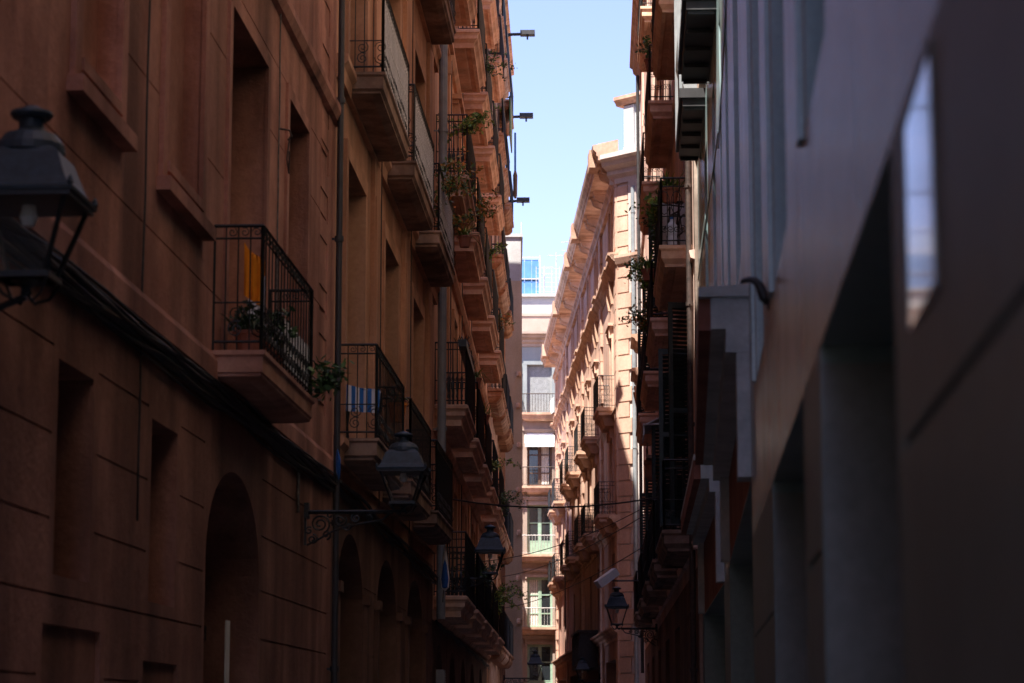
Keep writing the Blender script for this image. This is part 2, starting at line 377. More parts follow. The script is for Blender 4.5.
upA = []; dA = []
for (a, b) in ((13.75, 14.85), (16.38, 17.75), (9.9, 11.0), (6.6, 7.7)): upA.append(O(A, [], a, b, 5.48, 7.9, .13, True))
d1 = O(A, dA, 19.0, 20.9, 4.46, 7.40, .42); d2 = O(A, dA, 22.25, 23.6, 4.95, 7.47, .42)
for z in (9.0, 13.0, 17.0, 21.0):
    for (a, b) in ((13.7, 14.9), (16.4, 17.7), (19.1, 20.8), (22.3, 23.6), (9.9, 11.0), (5, 6.2), (1, 2.2)): O(A, dA, a, b, z, z+2.5, .35) if not (z == 9.0 and a == 22.3) else None
# quoin pattern of little sunk squares beside the drain pipe
sq = []
s0, s1 = SY(A, 24.72, 25.32); z = 2.2
while z < 26: 
    sq.append((s0, s1, z, z+.30, .012, True)); z += .52
ug = grooves(.7, A.L, [z for z in (4.9, 5.9, 6.9, 7.6) ], [o for o in upA+dA], w=.012, d=.01)
mb = wall_mesh(0, A.L, 4.22, H_A, upA+dA+[q for q in sq if q[2] > 4.3]+[g for g in ug])
for o in upA:
    mb.box(o[0]-.16, o[0], -.01, .035, 5.3, 8.05); mb.box(o[1], o[1]+.16, -.01, .035, 5.3, 8.05); mb.box(o[0]-.22, o[1]+.22, -.01, .10, 5.22, 5.32); mb.box(o[0], o[1], -.02, .05, 5.40, 5.475); mb.box(o[0]-.16, o[1]+.16, -.01, .036, 8.05, 8.18)
for o in (d1, d2): mb.box(o[0]-.13, o[0], -.01, .028, o[2], o[3]+.12); mb.box(o[1], o[1]+.13, -.01, .028, o[2], o[3]+.12); mb.box(o[0], o[1], -.01, .028, o[3], o[3]+.12)
mb.box(.001, A.L-.01, -.01, .05, 4.22, 4.36); mb.extr([(-.01,4.36),(.05,4.36),(.02,4.42),(-.01,4.42)], .001, A.L-.01)
mb.extr([(-.01,8.10),(.05,8.12),(.09,8.2),(.09,8.27),(-.01,8.30)], .001, SY(A, 20.9, 20.9)[0])
cornice(mb, 0, A.L, H_A-.66)
A.part('upper_wall', mb.mesh('upper_wall', M['terra'], fix=False))
shell(A, H_A, 9, M['terra'])
for o, k, m_ in ((g1,'glass','darkwood'), (g2,'glass','darkwood')): window(A, (o[0]+o[1])/2, o[2], o[1]-o[0], o[3]-o[2], .38, k, m_)
for o in lowA[3:6]: window(A, (o[0]+o[1])/2, o[2], o[1]-o[0], o[3]-o[2], o[4], 'door', 'darkwood')
for o in dA: window(A, (o[0]+o[1])/2, o[2], o[1]-o[0], o[3]-o[2], o[4], 'glass' if o[2] < 6 else 'louvre', 'darkwood')
# arched door with iron bars
mb = MB(); c = (arch[0]+arch[1])/2; w = arch[1]-arch[0]
mb.box(-w/2, w/2, -.06, 0, 0, 2.3); 
for k in range(8): x = -w/2+.16+k*(w-.32)/7; mb.box(x-.05, x+.05, 0, .02, .1, 2.2)
for k in range(11): x = -w/2+.1+k*(w-.2)/10; mb.tube([(x,.0,2.3),(x,.0,3.6)], .012, 5)
mb.box(-w/2, w/2, -.05, .05, 2.3, 2.42); mb.box(-w/2, w/2, -.02, .02, 2.95, 2.98)
dr = A.part('arched_door', mb.mesh('arched_door', M['darkwood']), c, -.5, 0)
mb = MB(); mb.box(-w/2, w/2, -.12, -.1, 0, 3.6); link('pane', mb.mesh('pane', M['glass']), dr)
# balcony
s = (A.sY(18.42)+A.sY(21.35))/2
balA = balcony(A, s, 4.45, 2.93, .42, .99, 'scroll', [(0,0),(0,-.035),(.02,-.05),(.02,-.17),(.035,-.18),(.035,-.2),(.05,-.21),(.14,-.23)], 'terra_slab')
for Y, z in ((19.9, 8.66), (14.3, 8.9), (14.3, 12.6), (22.6, 12.6), (19.9, 12.6), (19.9, 16.6), (14.3, 16.6), (22.6, 16.6)):
    balcony(A, A.sY(Y), z, 2.6, .42, .99, 'scroll', [(0,0),(0,-.035),(.02,-.05),(.02,-.17),(.035,-.18),(.035,-.2),(.05,-.21),(.14,-.23)], 'terra_slab')
# drain pipe at the joint, with brackets
def drain(fr, s, z0, z1, r, mat, n=.08, step=2.0, shoe=0):
    mb = MB(); pts = [(0, 0, z1), (0, 0, z0)]
    mb.tube(pts, r, 12); z = z0+.6
    while z < z1: mb.lathe([(r+.003,-.03),(r+.014,-.03),(r+.014,.03),(r+.003,.03)], 12, (0,0,z)); mb.box(-.012,.012,-n,-r*.5,z-.012,z+.012); mb.box(-r-.035,-r,-.01,.01,z-.008,z+.008); z += step
    return fr.part('drain_pipe', mb.mesh('drain_pipe', M[mat], smooth=False), s, n, 0)
drain(A, .22, 0, H_A-.7, .035, 'pipedark', step=1.55)
# little intercom plate in the arch, house-number plate, vents
mb = MB(); mb.box(-.09,.09,0,.012,0,.55); pl = A.part('notice_plate', mb.mesh('notice_plate', M['whitecloth']), A.sY(20.55), -.2, 1.9)

# ================================================================== building B
RB = thing('brown_building', 'brown plaster house with white reed screens on its balconies, between the drain pipes at left', 'building', (-1.342, 40.7, 0))
B = Fr((-1.342, 40.7), (-1.953, 25.9), RB); H_B = 27.4
opB = []; colsB = ((26.9, 28.85), (31.45, 33.4), (36.0, 37.95))
lowB = []
for a, b in ((26.5, 29.3), (31.0, 33.9), (35.6, 38.6)): lowB.append(O(B, [], a, b, 0, 3.75, .5))
mb = wall_mesh(0, B.L, 0, 4.2, lowB+grooves(.1, B.L-.1, (3.2, 2.4, 1.6), lowB))
for o in lowB: arch_infill(mb, o[0], o[1], 2.9, 3.75, .5); mb.box(o[0]-.28, o[0]-.06, -.01, .05, 0, 3.0); mb.box(o[1]+.06, o[1]+.28, -.01, .05, 0, 3.0); mb.box(o[0]-.32, o[0]-.02, -.01, .08, 3.001, 3.12); mb.box(o[1]+.02, o[1]+.32, -.01, .08, 3.001, 3.12)
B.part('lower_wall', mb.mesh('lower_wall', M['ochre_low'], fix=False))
LB = (4.7, 8.98, 13.1, 17.0, 20.8)
for z in LB:
    for a, b in colsB: O(B, opB, a, b, z, z+(3.28 if z < 5 else 2.9), .38)
mb = wall_mesh(0, B.L, 4.2, H_B, opB)
for o in opB: surround(mb, o[0], o[1], o[2], o[3], .2, .04)
for Y in (30.2, 34.7, 39.2):
    c = B.sY(Y); mb.box(c-.42, c+.42, -.01, .055, 4.4, H_B-.7); mb.box(c-.36, c+.36, .05, .075, 4.6, 8.2)
for z in LB: mb.extr([(-.01,z-.3),(.06,z-.3),(.08,z-.16),(.13,z-.1),(.13,z-.03),(-.01,z-.02)], 0.003, B.L-.003)
cornice(mb, 0, B.L, H_B-.66, 1.3)
B.part('upper_wall', mb.mesh('upper_wall', M['ochre'], fix=False)); shell(B, H_B, 9, M['ochre'])
for o in opB: window(B, (o[0]+o[1])/2, o[2], o[1]-o[0], o[3]-o[2], .38, 'glass' if o[2] < 9 else 'louvre', 'darkwood')
for o in lowB: window(B, (o[0]+o[1])/2, 0, o[1]-o[0], 3.7, .5, 'door', 'darkwood', name='shop_door')
PB = [(0,0),(0,-.03),(.025,-.05),(.025,-.19),(.04,-.20),(.06,-.215),(.06,-.24),(.16,-.27)]
for z, starts in ((4.7, (26.4, 30.9, 35.6)), (8.98, (26.78, 31.2, 35.8)), (13.1, (26.6, 31.2, 35.7)), (17.0, (26.6, 31.2, 35.7)), (20.8, (26.6, 31.2, 35.7))):
    for st in starts: balcony(B, B.sY(st+1.75), z, 3.5, .46, 1.05, 'scroll', PB, 'stain', 'iron')
drain(B, .25, 3.3, H_B-.7, .075, 'pipegrey', n=.16, step=2.6)

# ================================================================== building C (long tan terrace)
def xC(Y): return -2.32+.02386*Y
RC = thing('tan_building', 'tall tan stucco house with moulded stone balconies, beyond the grey drain pipe on the left', 'building', (xC(68), 68, 0))
Cf = Fr((xC(67.6), 67.6), (-1.342, 40.7), RC); H_C = 26.2
LC = (3.72, 7.0, 11.05, 15.15, 18.9, 22.4)
cC = [41.0, 45.95, 50.75, 55.7, 61.1]
opC = []
for z in LC:
    for st in cC: O(Cf, opC, st+1.15, st+2.4, z, z+(2.35 if z < 6 else 2.55), .32)
loC = []
for st in cC: loC.append(O(Cf, [], st+.7, st+2.9, 0, 2.95, .4))
mb = wall_mesh(0, Cf.L, 0, 3.3, loC); 
for o in loC: arch_infill(mb, o[0], o[1], 2.3, 2.95, .4)
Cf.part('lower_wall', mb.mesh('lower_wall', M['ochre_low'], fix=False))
mb = wall_mesh(0, Cf.L, 3.3, H_C, opC)
for o in opC: surround(mb, o[0], o[1], o[2], o[3], .14, .05, ped=.14 if 10 < o[2] < 16 else 0)
for z in (3.3, 6.5, 10.1, 14.3, 18.2): mb.extr([(-.01,z),(.06,z),(.12,z+.08),(.12,z+.15),(-.01,z+.18)], .003, Cf.L-.003)
for st in cC: c = Cf.sY(st+4.3); mb.box(c-.3, c+.3, -.01, .04, 3.5, H_C-.7)
cornice(mb, 0, Cf.L, H_C-.66, 1.3)
Cf.part('upper_wall', mb.mesh('upper_wall', M['tan'], fix=False)); shell(Cf, H_C, 9, M['tan'])
rr = random.Random(3)
for o in opC:
    k = rr.random(); window(Cf, (o[0]+o[1])/2, o[2], o[1]-o[0], o[3]-o[2], .32, 'louvre' if k < .45 else 'glass', 'wood' if k < .7 else 'darkwood')
for o in loC: window(Cf, (o[0]+o[1])/2, 0, o[1]-o[0], 2.9, .4, 'door', 'darkwood', name='shop_door')
PC = [(.03,0),(0,-.02),(0,-.07),(.03,-.09),(.05,-.13),(.05,-.19),(.09,-.22),(.12,-.26),(.12,-.36)]
for z in LC:
    for i, st in enumerate(cC):
        if z < 4: sty = 'belly'
        else: sty = 'belly' if i < 3 else 'far'
        balcony(Cf, Cf.sY(st+1.85), z, 3.7, .58, 1.08, sty, PC, 'tanstone', coffer=.07, pitch=.13)
# building G, older, with worn brick balconies
RG = thing('worn_brick_building', 'old narrow brown house with crumbling brick balcony undersides, last of the tall left row', 'building', (xC(87), 87, 0))
G = Fr((xC(87), 87), (xC(67.6), 67.6), RG); H_G = 25.6
LG = (3.72, 7.2, 11.0, 14.9, 18.5, 22.0); cG = (67.9, 72.4, 77.4); opG = []
for z in LG:
    for st in cG: O(G, opG, st+1.3, st+2.5, z, z+2.35, .3)
mb = wall_mesh(0, G.L, 0, H_G, opG)
for o in opG: surround(mb, o[0], o[1], o[2], o[3], .14, .04)
cornice(mb, 0, G.L, H_G-.66, .7)
G.part('wall', mb.mesh('wall', M['rubble'], fix=False)); shell(G, H_G, 9, M['ochre'])
for o in opG: window(G, (o[0]+o[1])/2, o[2], o[1]-o[0], o[3]-o[2], .3, 'louvre' if rr.random() < .5 else 'glass', 'wood')
for z in LG:
    for st in cG: balcony(G, G.sY(st+1.9), z, 3.8, .45, 1.05, 'far', [(0,0),(0,-.07),(.05,-.1),(.05,-.22),(.12,-.32),(.2,-.38)], 'rubble', pitch=.165)

# ================================================================== building F (plain beige end wall) and an unseen low block added behind it for shade
RF = thing('beige_building', 'plain windowless beige wall with a white top at the far end of the left row', 'building', (.38, 90, 0))
Ff = Fr((.38, 90), (-9, 90), RF)
mb = MB(); mb.box(-8.9, 0, 0, 23, 0, 18.2)
link('wall', mb.mesh('wall', M['beige']), RF)
mb = MB(); mb.box(-8.9, -.04, .04, 22.9, 18.2, 19.9); mb.box(-8.95, .03, -.03, 23.0, 19.9, 20.02); link('upper_wall', mb.mesh('upper_wall', M['whitewall']), RF)
mb = MB(); mb.lathe([(.001,-.1),(.07,-.1),(.09,-.04),(.09,.04),(.05,.1),(.001,.1)], 10); wam = mb.mesh('wall_anchor', M['tanstone'])
for k, z in enumerate((5.3, 6.9, 8.6, 10.2, 11.9, 13.4, 14.6)): link('wall_anchor', wam, RF, (-.12-.03*(k%2), -.07, z))
RH = thing('unseen_shade_block', 'unseen low brown block added behind the beige wall to shade the end house', 'building', (-.5, 113, 0))  # unseen block, added to cast shade on the end house
mb = MB(); mb.box(-9, 0, 0, 16, 0, 11.5); link('wall', mb.mesh('wall', M['ochre']), RH)
mb = MB(); mb.box(-9, .12, 0.001, 16, 11.501, 11.7); link('roof', mb.mesh('roof', M['rooftile']), RH)

# ================================================================== building E (closing the view)
RE = thing('pink_end_building', 'sunlit pink and grey house with green doors closing the far end of the street', 'building', (12, 130, 0))
E_ = Fr((12, 130), (-9, 130), RE)
def SX(a, b): return (12-b, 12-a)
eo = []; LE = (3.0, 6.6, 10.5, 14.2, 18.2)
for z in LE:
    for a in (.82, 4.4, 8.0, -3.0, -6.5): s_ = SX(a, a+1.36); eo.append((s_[0], s_[1], z, z+2.7, .28, False))
mb = wall_mesh(0, E_.L, 0, 18.0, [o for o in eo if o[2] < 18]); 
for o in eo:
    if o[2] < 18: surround(mb, o[0], o[1], o[2], o[3], .13, .05, ped=.12)
for z in (6.1, 10.0, 13.7): mb.extr([(-.01,z),(.05,z),(.12,z+.1),(.12,z+.2),(-.01,z+.22)], 0, E_.L)
E_.part('lower_wall', mb.mesh('lower_wall', M['pink'], fix=False))
mb = wall_mesh(0, E_.L, 18.0, 22.4, [o for o in eo if o[2] > 18])
for o in eo:
    if o[2] > 18: surround(mb, o[0], o[1], o[2], o[3], .2, .06)
for a in (0.0, 2.9, 6.4, -1.2): s_ = SX(a, a+.35); mb.box(s_[0], s_[1], -.01, .05, 18.3, 21.6)
mb.extr([(-.01,17.9),(.1,17.9),(.22,18.05),(.22,18.16),(-.01,18.2)], 0, E_.L)
E_.part('upper_wall', mb.mesh('upper_wall', M['greypaint'], fix=False))
mb = MB(); cornice(mb, 0, E_.L, 21.9, 1.5, 1.2); mb.box(0, E_.L, -.3, .0, 22.7, 23.6); mb.box(0, E_.L, -.35, .06, 23.6, 23.75)
E_.part('cornice', mb.mesh('cornice', M['pink']))
mb = MB(); mb.box(0, E_.L, -9, -3, 22.0, 25.2); mb.box(0, E_.L, -9.1, -2.8, 25.2, 25.35); E_.part('attic', mb.mesh('attic', M['whitewall']))
shell(E_, 22.4, 9, M['pink'])
for o in eo:
    c = (o[0]+o[1])/2; z = o[2]
    if z > 18: window(E_, c, z, 1.36, 2.7, .28, 'roller', 'greyshut')
    elif z > 14: window(E_, c, z, 1.36, 2.7, .28, 'glass', 'wood', curtain=(-.5,-.1))
    elif z > 10: window(E_, c, z, 1.36, 2.7, .28, 'door', 'mint')
    elif z > 6: window(E_, c, z, 1.36, 2.7, .28, 'glass', 'mint', curtain=(.05,.6))
    else: window(E_, c, z, 1.36, 2.7, .28, 'door', 'mint')
for z in LE[1:]:
    for a in (.82, 4.4, 8.0):
        balcony(E_, 12-a-.68, z, 2.5 if z < 18 else 2.1, .62, 1.02, 'far', [(0,0),(0,-.12),(.08,-.2),(.14,-.34),(.3,-.42)], 'salmontrim', 'ironpale' if z < 14 else 'ironrust', pitch=.16)
def awn(fr, s, z, w, p, drop, mat, name='awning', n0=.02):
    mb = MB(); mb.add([(-w/2,0,0),(w/2,0,0),(w/2,p,-drop),(-w/2,p,-drop),(-w/2,0,-.02),(w/2,0,-.02),(w/2,p,-drop-.02),(-w/2,p,-drop-.02)],[(0,1,2,3),(7,6,5,4),(0,4,5,1),(1,5,6,2),(2,6,7,3),(3,7,4,0)])
    mb.box(-w/2, w/2, p-.01, p+.01, -drop-.18, -drop-.005); mb.tube([(-w/2,p,-drop),(w/2,p,-drop)], .022, 6); mb.tube([(-w/2+.03,0,-drop*.9),(-w/2+.03,p,-drop)], .014, 4); mb.tube([(w/2-.03,0,-drop*.9),(w/2-.03,p,-drop)], .014, 4)
    return fr.part(name, mb.mesh(name, M[mat]), s, n0, z)
awn(E_, 12-1.5, 17.15, 1.6, .55, .65, 'whitecloth')
drain(E_, 12-.45, 0, 21, .06, 'ironpale', n=.1)

# rooftop things on E
def roof_thing():
    t = thing('water_tank', 'bright blue rooftop tank on a steel frame, above the far pink house', 'tank', (.95, 138, 25.35))
    mb = MB()
    for z in (.5, 1.75): 
        for k in range(3): mb.box(-.62+k*.42, -.62+k*.42+.38, -.5, .5, z, z+1.1)
    link('panel', mb.mesh('panel', M['bluetank']), t)
    mb = MB()
    for x in (-.68, .68):
        for y in (-.55, .55): mb.tube([(x,y,0),(x,y,3.1)], .04, 6)
    for z in (.42, 1.68, 2.95): mb.box(-.7,.7,-.57,-.53,z,z+.06); mb.box(-.7,.7,.53,.57,z,z+.06)
    link('steel_frame', mb.mesh('steel_frame', M['ironpale']), t)
    def ant(x, y, h, lab, arms):
        t = thing('antenna', lab, 'antenna', (x, y, 25.35), group='aerials on the far roof')
        mb = MB(); mb.tube([(0,0,0),(0,0,h)], .03, 5)
        for z in arms:
            mb.tube([(-.5,0,z),(.5,0,z)], .016, 4)
            for k in range(6): mb.tube([(-.45+k*.18,-.2,z),(-.45+k*.18,.2,z)], .01, 3)
        link('mast', mb.mesh('mast', M['ironpale']), t)
    ant(.55, 139, 5.4, 'tall thin rooftop aerial just left of the blue tank', ())
    ant(1.9, 138, 2.6, 'short rooftop aerial with crossbars right of the blue tank', (2.5, 2.1))
    ant(2.6, 139, 3.6, 'thin rooftop aerial over the middle of the far roof', (3.4,))
    ant(3.4, 139, 4.4, 'tall rooftop aerial beside the salmon cornice', (4.2, 3.7))
    t = thing('rooftop_fence', 'see-through wire fence on posts along the far roof terrace', 'fence', (3.0, 136.2, 25.35))
    mb = MB()
    for k in range(9): mb.tube([(-1.6+k*.45,0,0),(-1.6+k*.45,0,2.2)], .022, 4)
    for k in range(8): mb.tube([(-1.6,0,.2+k*.27),(2.0,0,.2+k*.27)], .007, 3)
    link('fence_panel', mb.mesh('fence_panel', M['ironpale']), t)
roof_thing()

# ================================================================== building S (sunlit salmon corner block)
def xS(Y): return 3.6-.025*(Y-80)
RS = thing('salmon_corner_building', 'sunlit salmon stone corner building with a deep bracketed cornice and attic', 'building', (3.6, 80, 0))
S = Fr((3.6, 80), (xS(128), 128), RS)
CH = Fr((6.6, 77), (3.6, 80), RS)
colS = [82.0, 90.5, 95.6, 103.6, 108.8, 117.5, 122.5]      # near end of each balcony
so = []; slo = []
for st in colS:
    for z, h, l in ((13.5-1.2, 2.5, so), (8.6, 2.7, so), (17.75, 1.75, so), (4.95, 2.4, slo)): 
        s = SY(S, st+.75, st+1.95); l.append((s[0], s[1], z, z+h, .3, False))
pil = [80.4, 88.9, 101.9, 115.6, 127.3]
for a, b in zip(pil, pil[1:]): s = SY(S, a+1.2, b-1.2); slo.append((s[0], s[1], 0, 3.7, .6, False))
mb = wall_mesh(0, S.L, 8.0, 19.6, so)
for o in so: surround(mb, o[0], o[1], o[2], o[3], .2, .07, ped=.13 if o[2] < 16 else .0, sill=o[2] > 16)
S.part('wall', mb.mesh('wall', M['salmon'], fix=False))
mb = wall_mesh(0, S.L, 0, 8.0, slo); S.part('lower_wall', mb.mesh('lower_wall', M['salmonshade'], fix=False))
for Y in pil:       # rusticated pilasters: blocks alternately wide and narrow
    c = S.sY(Y); z = .0; k = 0; mb = MB(); mb.box(max(c-.45, .003), c+.45, -.01, .085, 0, 19.5)
    while z < 19.3:
        w = .62 if k % 2 else .5
        if not any(abs(z+.24-q) < .55 for q in (17.0, 8.3)): mb.box(max(c-w, 0.002), c+w, -.01, .10, z+.02, z+.50)
        z += .53; k += 1
    S.part('pilaster', mb.mesh('pilaster', M['salmon']))
# cornices
def scornice(mb, z, k, kz, s0=-.35): cornice(mb, s0, S.L, z, k, kz)
mb = MB(); scornice(mb, 16.75, .62, .8, -.1)
for Y in pil: c = S.sY(Y); cornice(mb, max(c-.6,-.1), c+.6, 16.78, .8, .85)
for st in colS:
    c = S.sY(st+1.35); cornice(mb, c-.95, c+.95, 16.77, .72, .83)
    mb.extr([(-.01,16.0),(.08,16.0),(.13,16.3),(.16,16.8),(-.01,16.8)], c-.85, c-.65); mb.extr([(-.01,16.0),(.08,16.0),(.13,16.3),(.16,16.8),(-.01,16.8)], c+.65, c+.85)
S.part('middle_cornice', mb.mesh('middle_cornice', M['salmontrim']))
mb = MB(); scornice(mb, 7.9, .6, .8, 0); scornice(mb, 4.3, .7, .7, 0); scornice(mb, 11.75, .3, .5, 0)
for Y in pil: c = S.sY(Y); cornice(mb, max(c-.7,-.1), c+.7, 7.86, .8, .85)
S.part('string_course', mb.mesh('string_course', M['salmontrim']))
mb = MB()       # the deep roof cornice
z = 19.6
mb.extr([(-.01,z),(.12,z),(.14,z+.18),(.22,z+.26),(.22,z+.34),(-.01,z+.34)], 0, S.L)
mb.extr([(-.01,z+.86),(.68,z+.86),(.68,z+.98),(.74,z+1.02),(.74,z+1.12),(.84,z+1.22),(.87,z+1.38),(-.01,z+1.5)], -.35, S.L)
mb.extr([(-.01,z+1.42),(.7,z+1.375),(.7,z+1.43),(-.01,z+1.6)], -.3, S.L)
for Y in (81, 93.3, 99.2, 111, 124): c = S.sY(Y); mb.box(c-.5, c+.5, .6, .93, z+.80, z+1.42)
S.part('roof_cornice', mb.mesh('roof_cornice', M['salmontrim']))
BR = [(-.01,.22),(.08,.2),(.14,.26),(.16,.38),(.24,.46),(.36,.50),(.45,.55),(.52,.60),(.54,.74),(-.01,.74)]
BRm = MB(); BRm.extr([(y, q) for y, q in BR], -.14, .14); BRm.extr([(-.01,.742),(.57,.742),(.57,.852),(-.01,.852)], -.23, .23); brm = BRm.mesh('cornice_bracket', M['salmontrim'])
Y = 80.5
bl = []
for a, b in zip(pil, pil[1:]):
    n = max(1, round((b-a)/4.3))
    for k in range(n):
        y0 = a+(b-a)*k/n; bl += [y0, y0+1.0]
for y0 in bl: S.part('cornice_bracket', brm, S.sY(y0), 0, 19.6+.003)
# body, attic, chamfer
shell(S, 19.6, 12, M['salmon'])
co = [(1.6, 2.7, 12.4, 14.9, .3, False), (1.6, 2.7, 8.7, 11.3, .3, False), (1.6, 2.7, 17.75, 19.3, .2, False), (1.4, 2.9, 0, 3.6, .4, False)]
mb = wall_mesh(0, CH.L, 0, 20.6, []); CH.part('chamfer_wall', mb.mesh('chamfer_wall', M['cream'], fix=False))
mb = MB(); z = 0; k = 0
while z < 19.3:
    w = .62 if k % 2 else .5
    mb.box(CH.L-w, CH.L+.0, -.01, .06, z+.02, z+.50); z += .53; k += 1
mb.extr([(-.01,16.8),(.12,16.9),(.2,17.1),(.2,17.2),(-.01,17.25)], 0, CH.L); mb.extr([(-.01,14.9),(.06,14.95),(.06,15.05),(-.01,15.1)], 0, CH.L-.5)
CH.part('quoin', mb.mesh('quoin', M['salmon']))
mb = MB(); cornice(mb, 0, CH.L+.3, 19.7, 1.5, 1.5); mb.box(CH.L-.9, CH.L-.55, -.01, .08, 17.3, 19.7); CH.part('chamfer_cornice', mb.mesh('chamfer_cornice', M['cream']))
drain(CH, CH.L-.78, 0, 19.5, .07, 'pipegrey', n=.1)
AT = Fr((6.9, 77.6), (3.86, 80.6), RS)
mb = MB(); mb.box(0, AT.L, -3.5, 0, 20.6, 22.6); mb.box(0, AT.L, -3.55, .05, 21.0, 21.12)
for x in (.3, 1.5, 2.7, AT.L-.3): mb.box(x-.22, x+.22, -.01, .09, 20.7, 22.55)
AT.part('attic', mb.mesh('attic', M['whitewall']))
mb = MB(); mb.extr([(-3.6,22.6),(.1,22.6),(.16,22.7),(.26,22.78),(.26,22.9),(-3.6,23.0)], -.05, AT.L+.25); AT.part('attic_cornice', mb.mesh('attic_cornice', M['salmontrim']))
for o in so+[o for o in slo if o[2] > 4.4]: window(S, (o[0]+o[1])/2, o[2], o[1]-o[0], o[3]-o[2], .3, 'louvre' if rr.random() < .55 else 'glass', 'wood' if rr.random() < .6 else 'mint')
for o in slo:
    if o[2] < 1: window(S, (o[0]+o[1])/2, 0, o[1]-o[0], 3.7, .6, 'glass', 'darkwood', name='shop_window')
PS = [(0,0),(0,-.12),(.06,-.16),(.06,-.26),(.18,-.34),(.3,-.62)]
for st in colS:
    for z in (12.3, 8.62): balcony(S, S.sY(st+1.3), z, 2.6, .62, 1.1, 'ring', PS, 'salmontrim', 'iron', pitch=.16)
def gallery():
    t = MB(); t.box(-2.6, 2.6, 0, .7, 0, 1.2); t.box(-2.7, 2.7, 0, .78, 1.2, 1.3); t.box(-2.65, 2.65, 0, .74, -.12, 0)
    for k in range(9): x = -2.5+k*.625; t.box(x-.05, x+.05, .7, .73, .05, 1.15)
    S.part('gallery', t.mesh('gallery', M['darkwood']), S.sY(94.8), .02, 3.75)
gallery()

# ================================================================== building D (right terrace) 
def xD(Y): return 1.35+.03622*Y
RD = thing('pink_balcony_building', 'old pink brown house with plant-filled iron balconies and open green shutters on the right', 'building', (xD(32.9), 32.9, 0))
D = Fr((xD(32.9), 32.9), (xD(72), 72), RD); H_D = 21.6
LD = (4.25, 8.3, 12.05, 15.6, 18.7); cD = [33.5, 39.7, 45.9, 52.3, 58.8, 65.2]; do = []; dlo = []
for z in LD:
    for st in cD: O(D, do, st+1.4, st+2.75, z, z+(2.6 if z < 18 else 2.0), .3)
for st in cD: dlo.append(O(D, [], st+.8, st+3.4, 0, 3.2, .5))
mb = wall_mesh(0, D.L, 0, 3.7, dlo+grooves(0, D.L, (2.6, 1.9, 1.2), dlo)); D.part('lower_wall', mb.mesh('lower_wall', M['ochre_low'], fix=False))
mb = wall_mesh(0, D.L, 3.7, H_D, do)
for o in do: surround(mb, o[0], o[1], o[2], o[3], .13, .03)
for z in LD[:4]: mb.extr([(-.01,z-.32),(.05,z-.3),(.07,z-.2),(-.01,z-.18)], .003, D.L-.003)
D.part('upper_wall', mb.mesh('upper_wall', M['pinkdark'], fix=False)); shell(D, H_D, 10, M['pink'])
mb = MB(); cornice(mb, 0, D.L, H_D-.75, .7, 1.4); D.part('cornice', mb.mesh('cornice', M['salmontrim']))
mb = MB()
for z in (11.35, 12.35): cornice(mb, D.sY(69.6), D.sY(71.9), z, .8, .8)
for z in (10.9,): mb.extr([(-.01,z-.3),(.2,z),(.30,z+.45),(-.01,z+.45)], D.sY(69.9), D.sY(70.3)); mb.extr([(-.01,z-.3),(.2,z),(.30,z+.45),(-.01,z+.45)], D.sY(71.2), D.sY(71.6))
D.part('pediment', mb.mesh('pediment', M['salmontrim']))
for o in do:
    k = rr.random(); window(D, (o[0]+o[1])/2, o[2], o[1]-o[0], o[3]-o[2], .3, 'louvre' if k < .5 else 'glass', 'green' if k < .6 else 'wood')
for o in dlo: window(D, (o[0]+o[1])/2, 0, o[1]-o[0], 3.15, .5, 'door', 'darkwood', name='shop_door')
PD = [(0,0),(0,-.05),(.03,-.08),(.03,-.19),(.08,-.26),(.08,-.3)]
for z in LD[:4]:
    for i, st in enumerate(cD[:5 if z < 5 else 4 if z < 10 else 3]): balcony(D, D.sY(st+1.95), z, 3.9, .47, .98, 'ring' if i < 3 else 'far', PD, 'stain' if z < 5 else 'tanstone', 'iron', pitch=.13, coffer=.05)
drain(D, .35, 0, H_D-.8, .04, 'ironrust', n=.06, step=1.7)
mb = MB(); s_ = D.sY(70.8)
mb.tube([(0,0,3),(0,0,21)], .05, 8); D.part('drain_pipe', mb.mesh('drain_pipe', M['pipedark']), s_, .1, 0)
# open louvred shutters on the first balcony
def leaf(w, h):
    def fn():
        mb = MB(); mb.box(0,.06,-.02,.02,0,h); mb.box(w-.06,w,-.02,.02,0,h); mb.box(.06,w-.06,-.02,.02,0,.1); mb.box(.06,w-.06,-.02,.02,h-.08,h); mb.box(.06,w-.06,-.02,.02,h*.5,h*.5+.07)
        z = .12
        while z < h-.1:
            if not (h*.5-.05 < z < h*.5+.07): mb.quad((.06,-.018,z),(w-.06,-.018,z),(w-.06,.014,z+.035),(.06,.014,z+.035)); mb.quad((.06,-.022,z),(.06,.01,z+.035),(w-.06,.01,z+.035),(w-.06,-.022,z))
            z += .062
        return mb.mesh('shutter', M['green'], fix=False)
    return cached(('leaf', w, h), fn)
def shutter(fr, s, z, ang, w=.42, h=2.3, n=.02):
    o = fr.part('shutter', leaf(w, h), s, n, z); o.rotation_euler = (0, 0, fr.a+ang); return o
shutter(D, D.sY(34.15), 4.35, R(92), w=.46, h=2.55); shutter(D, D.sY(34.05), 4.35, R(110), w=.36, h=3.2, n=.0); shutter(D, D.sY(36.35), 4.35, R(60), h=2.55)
for st in cD[1:4]: shutter(D, D.sY(st+1.3), 4.35, R(100)); shutter(D, D.sY(st+2.85), 8.35, R(70))
awn(D, D.sY(41.4), 6.9, 1.3, .55, .28, 'whitecloth')

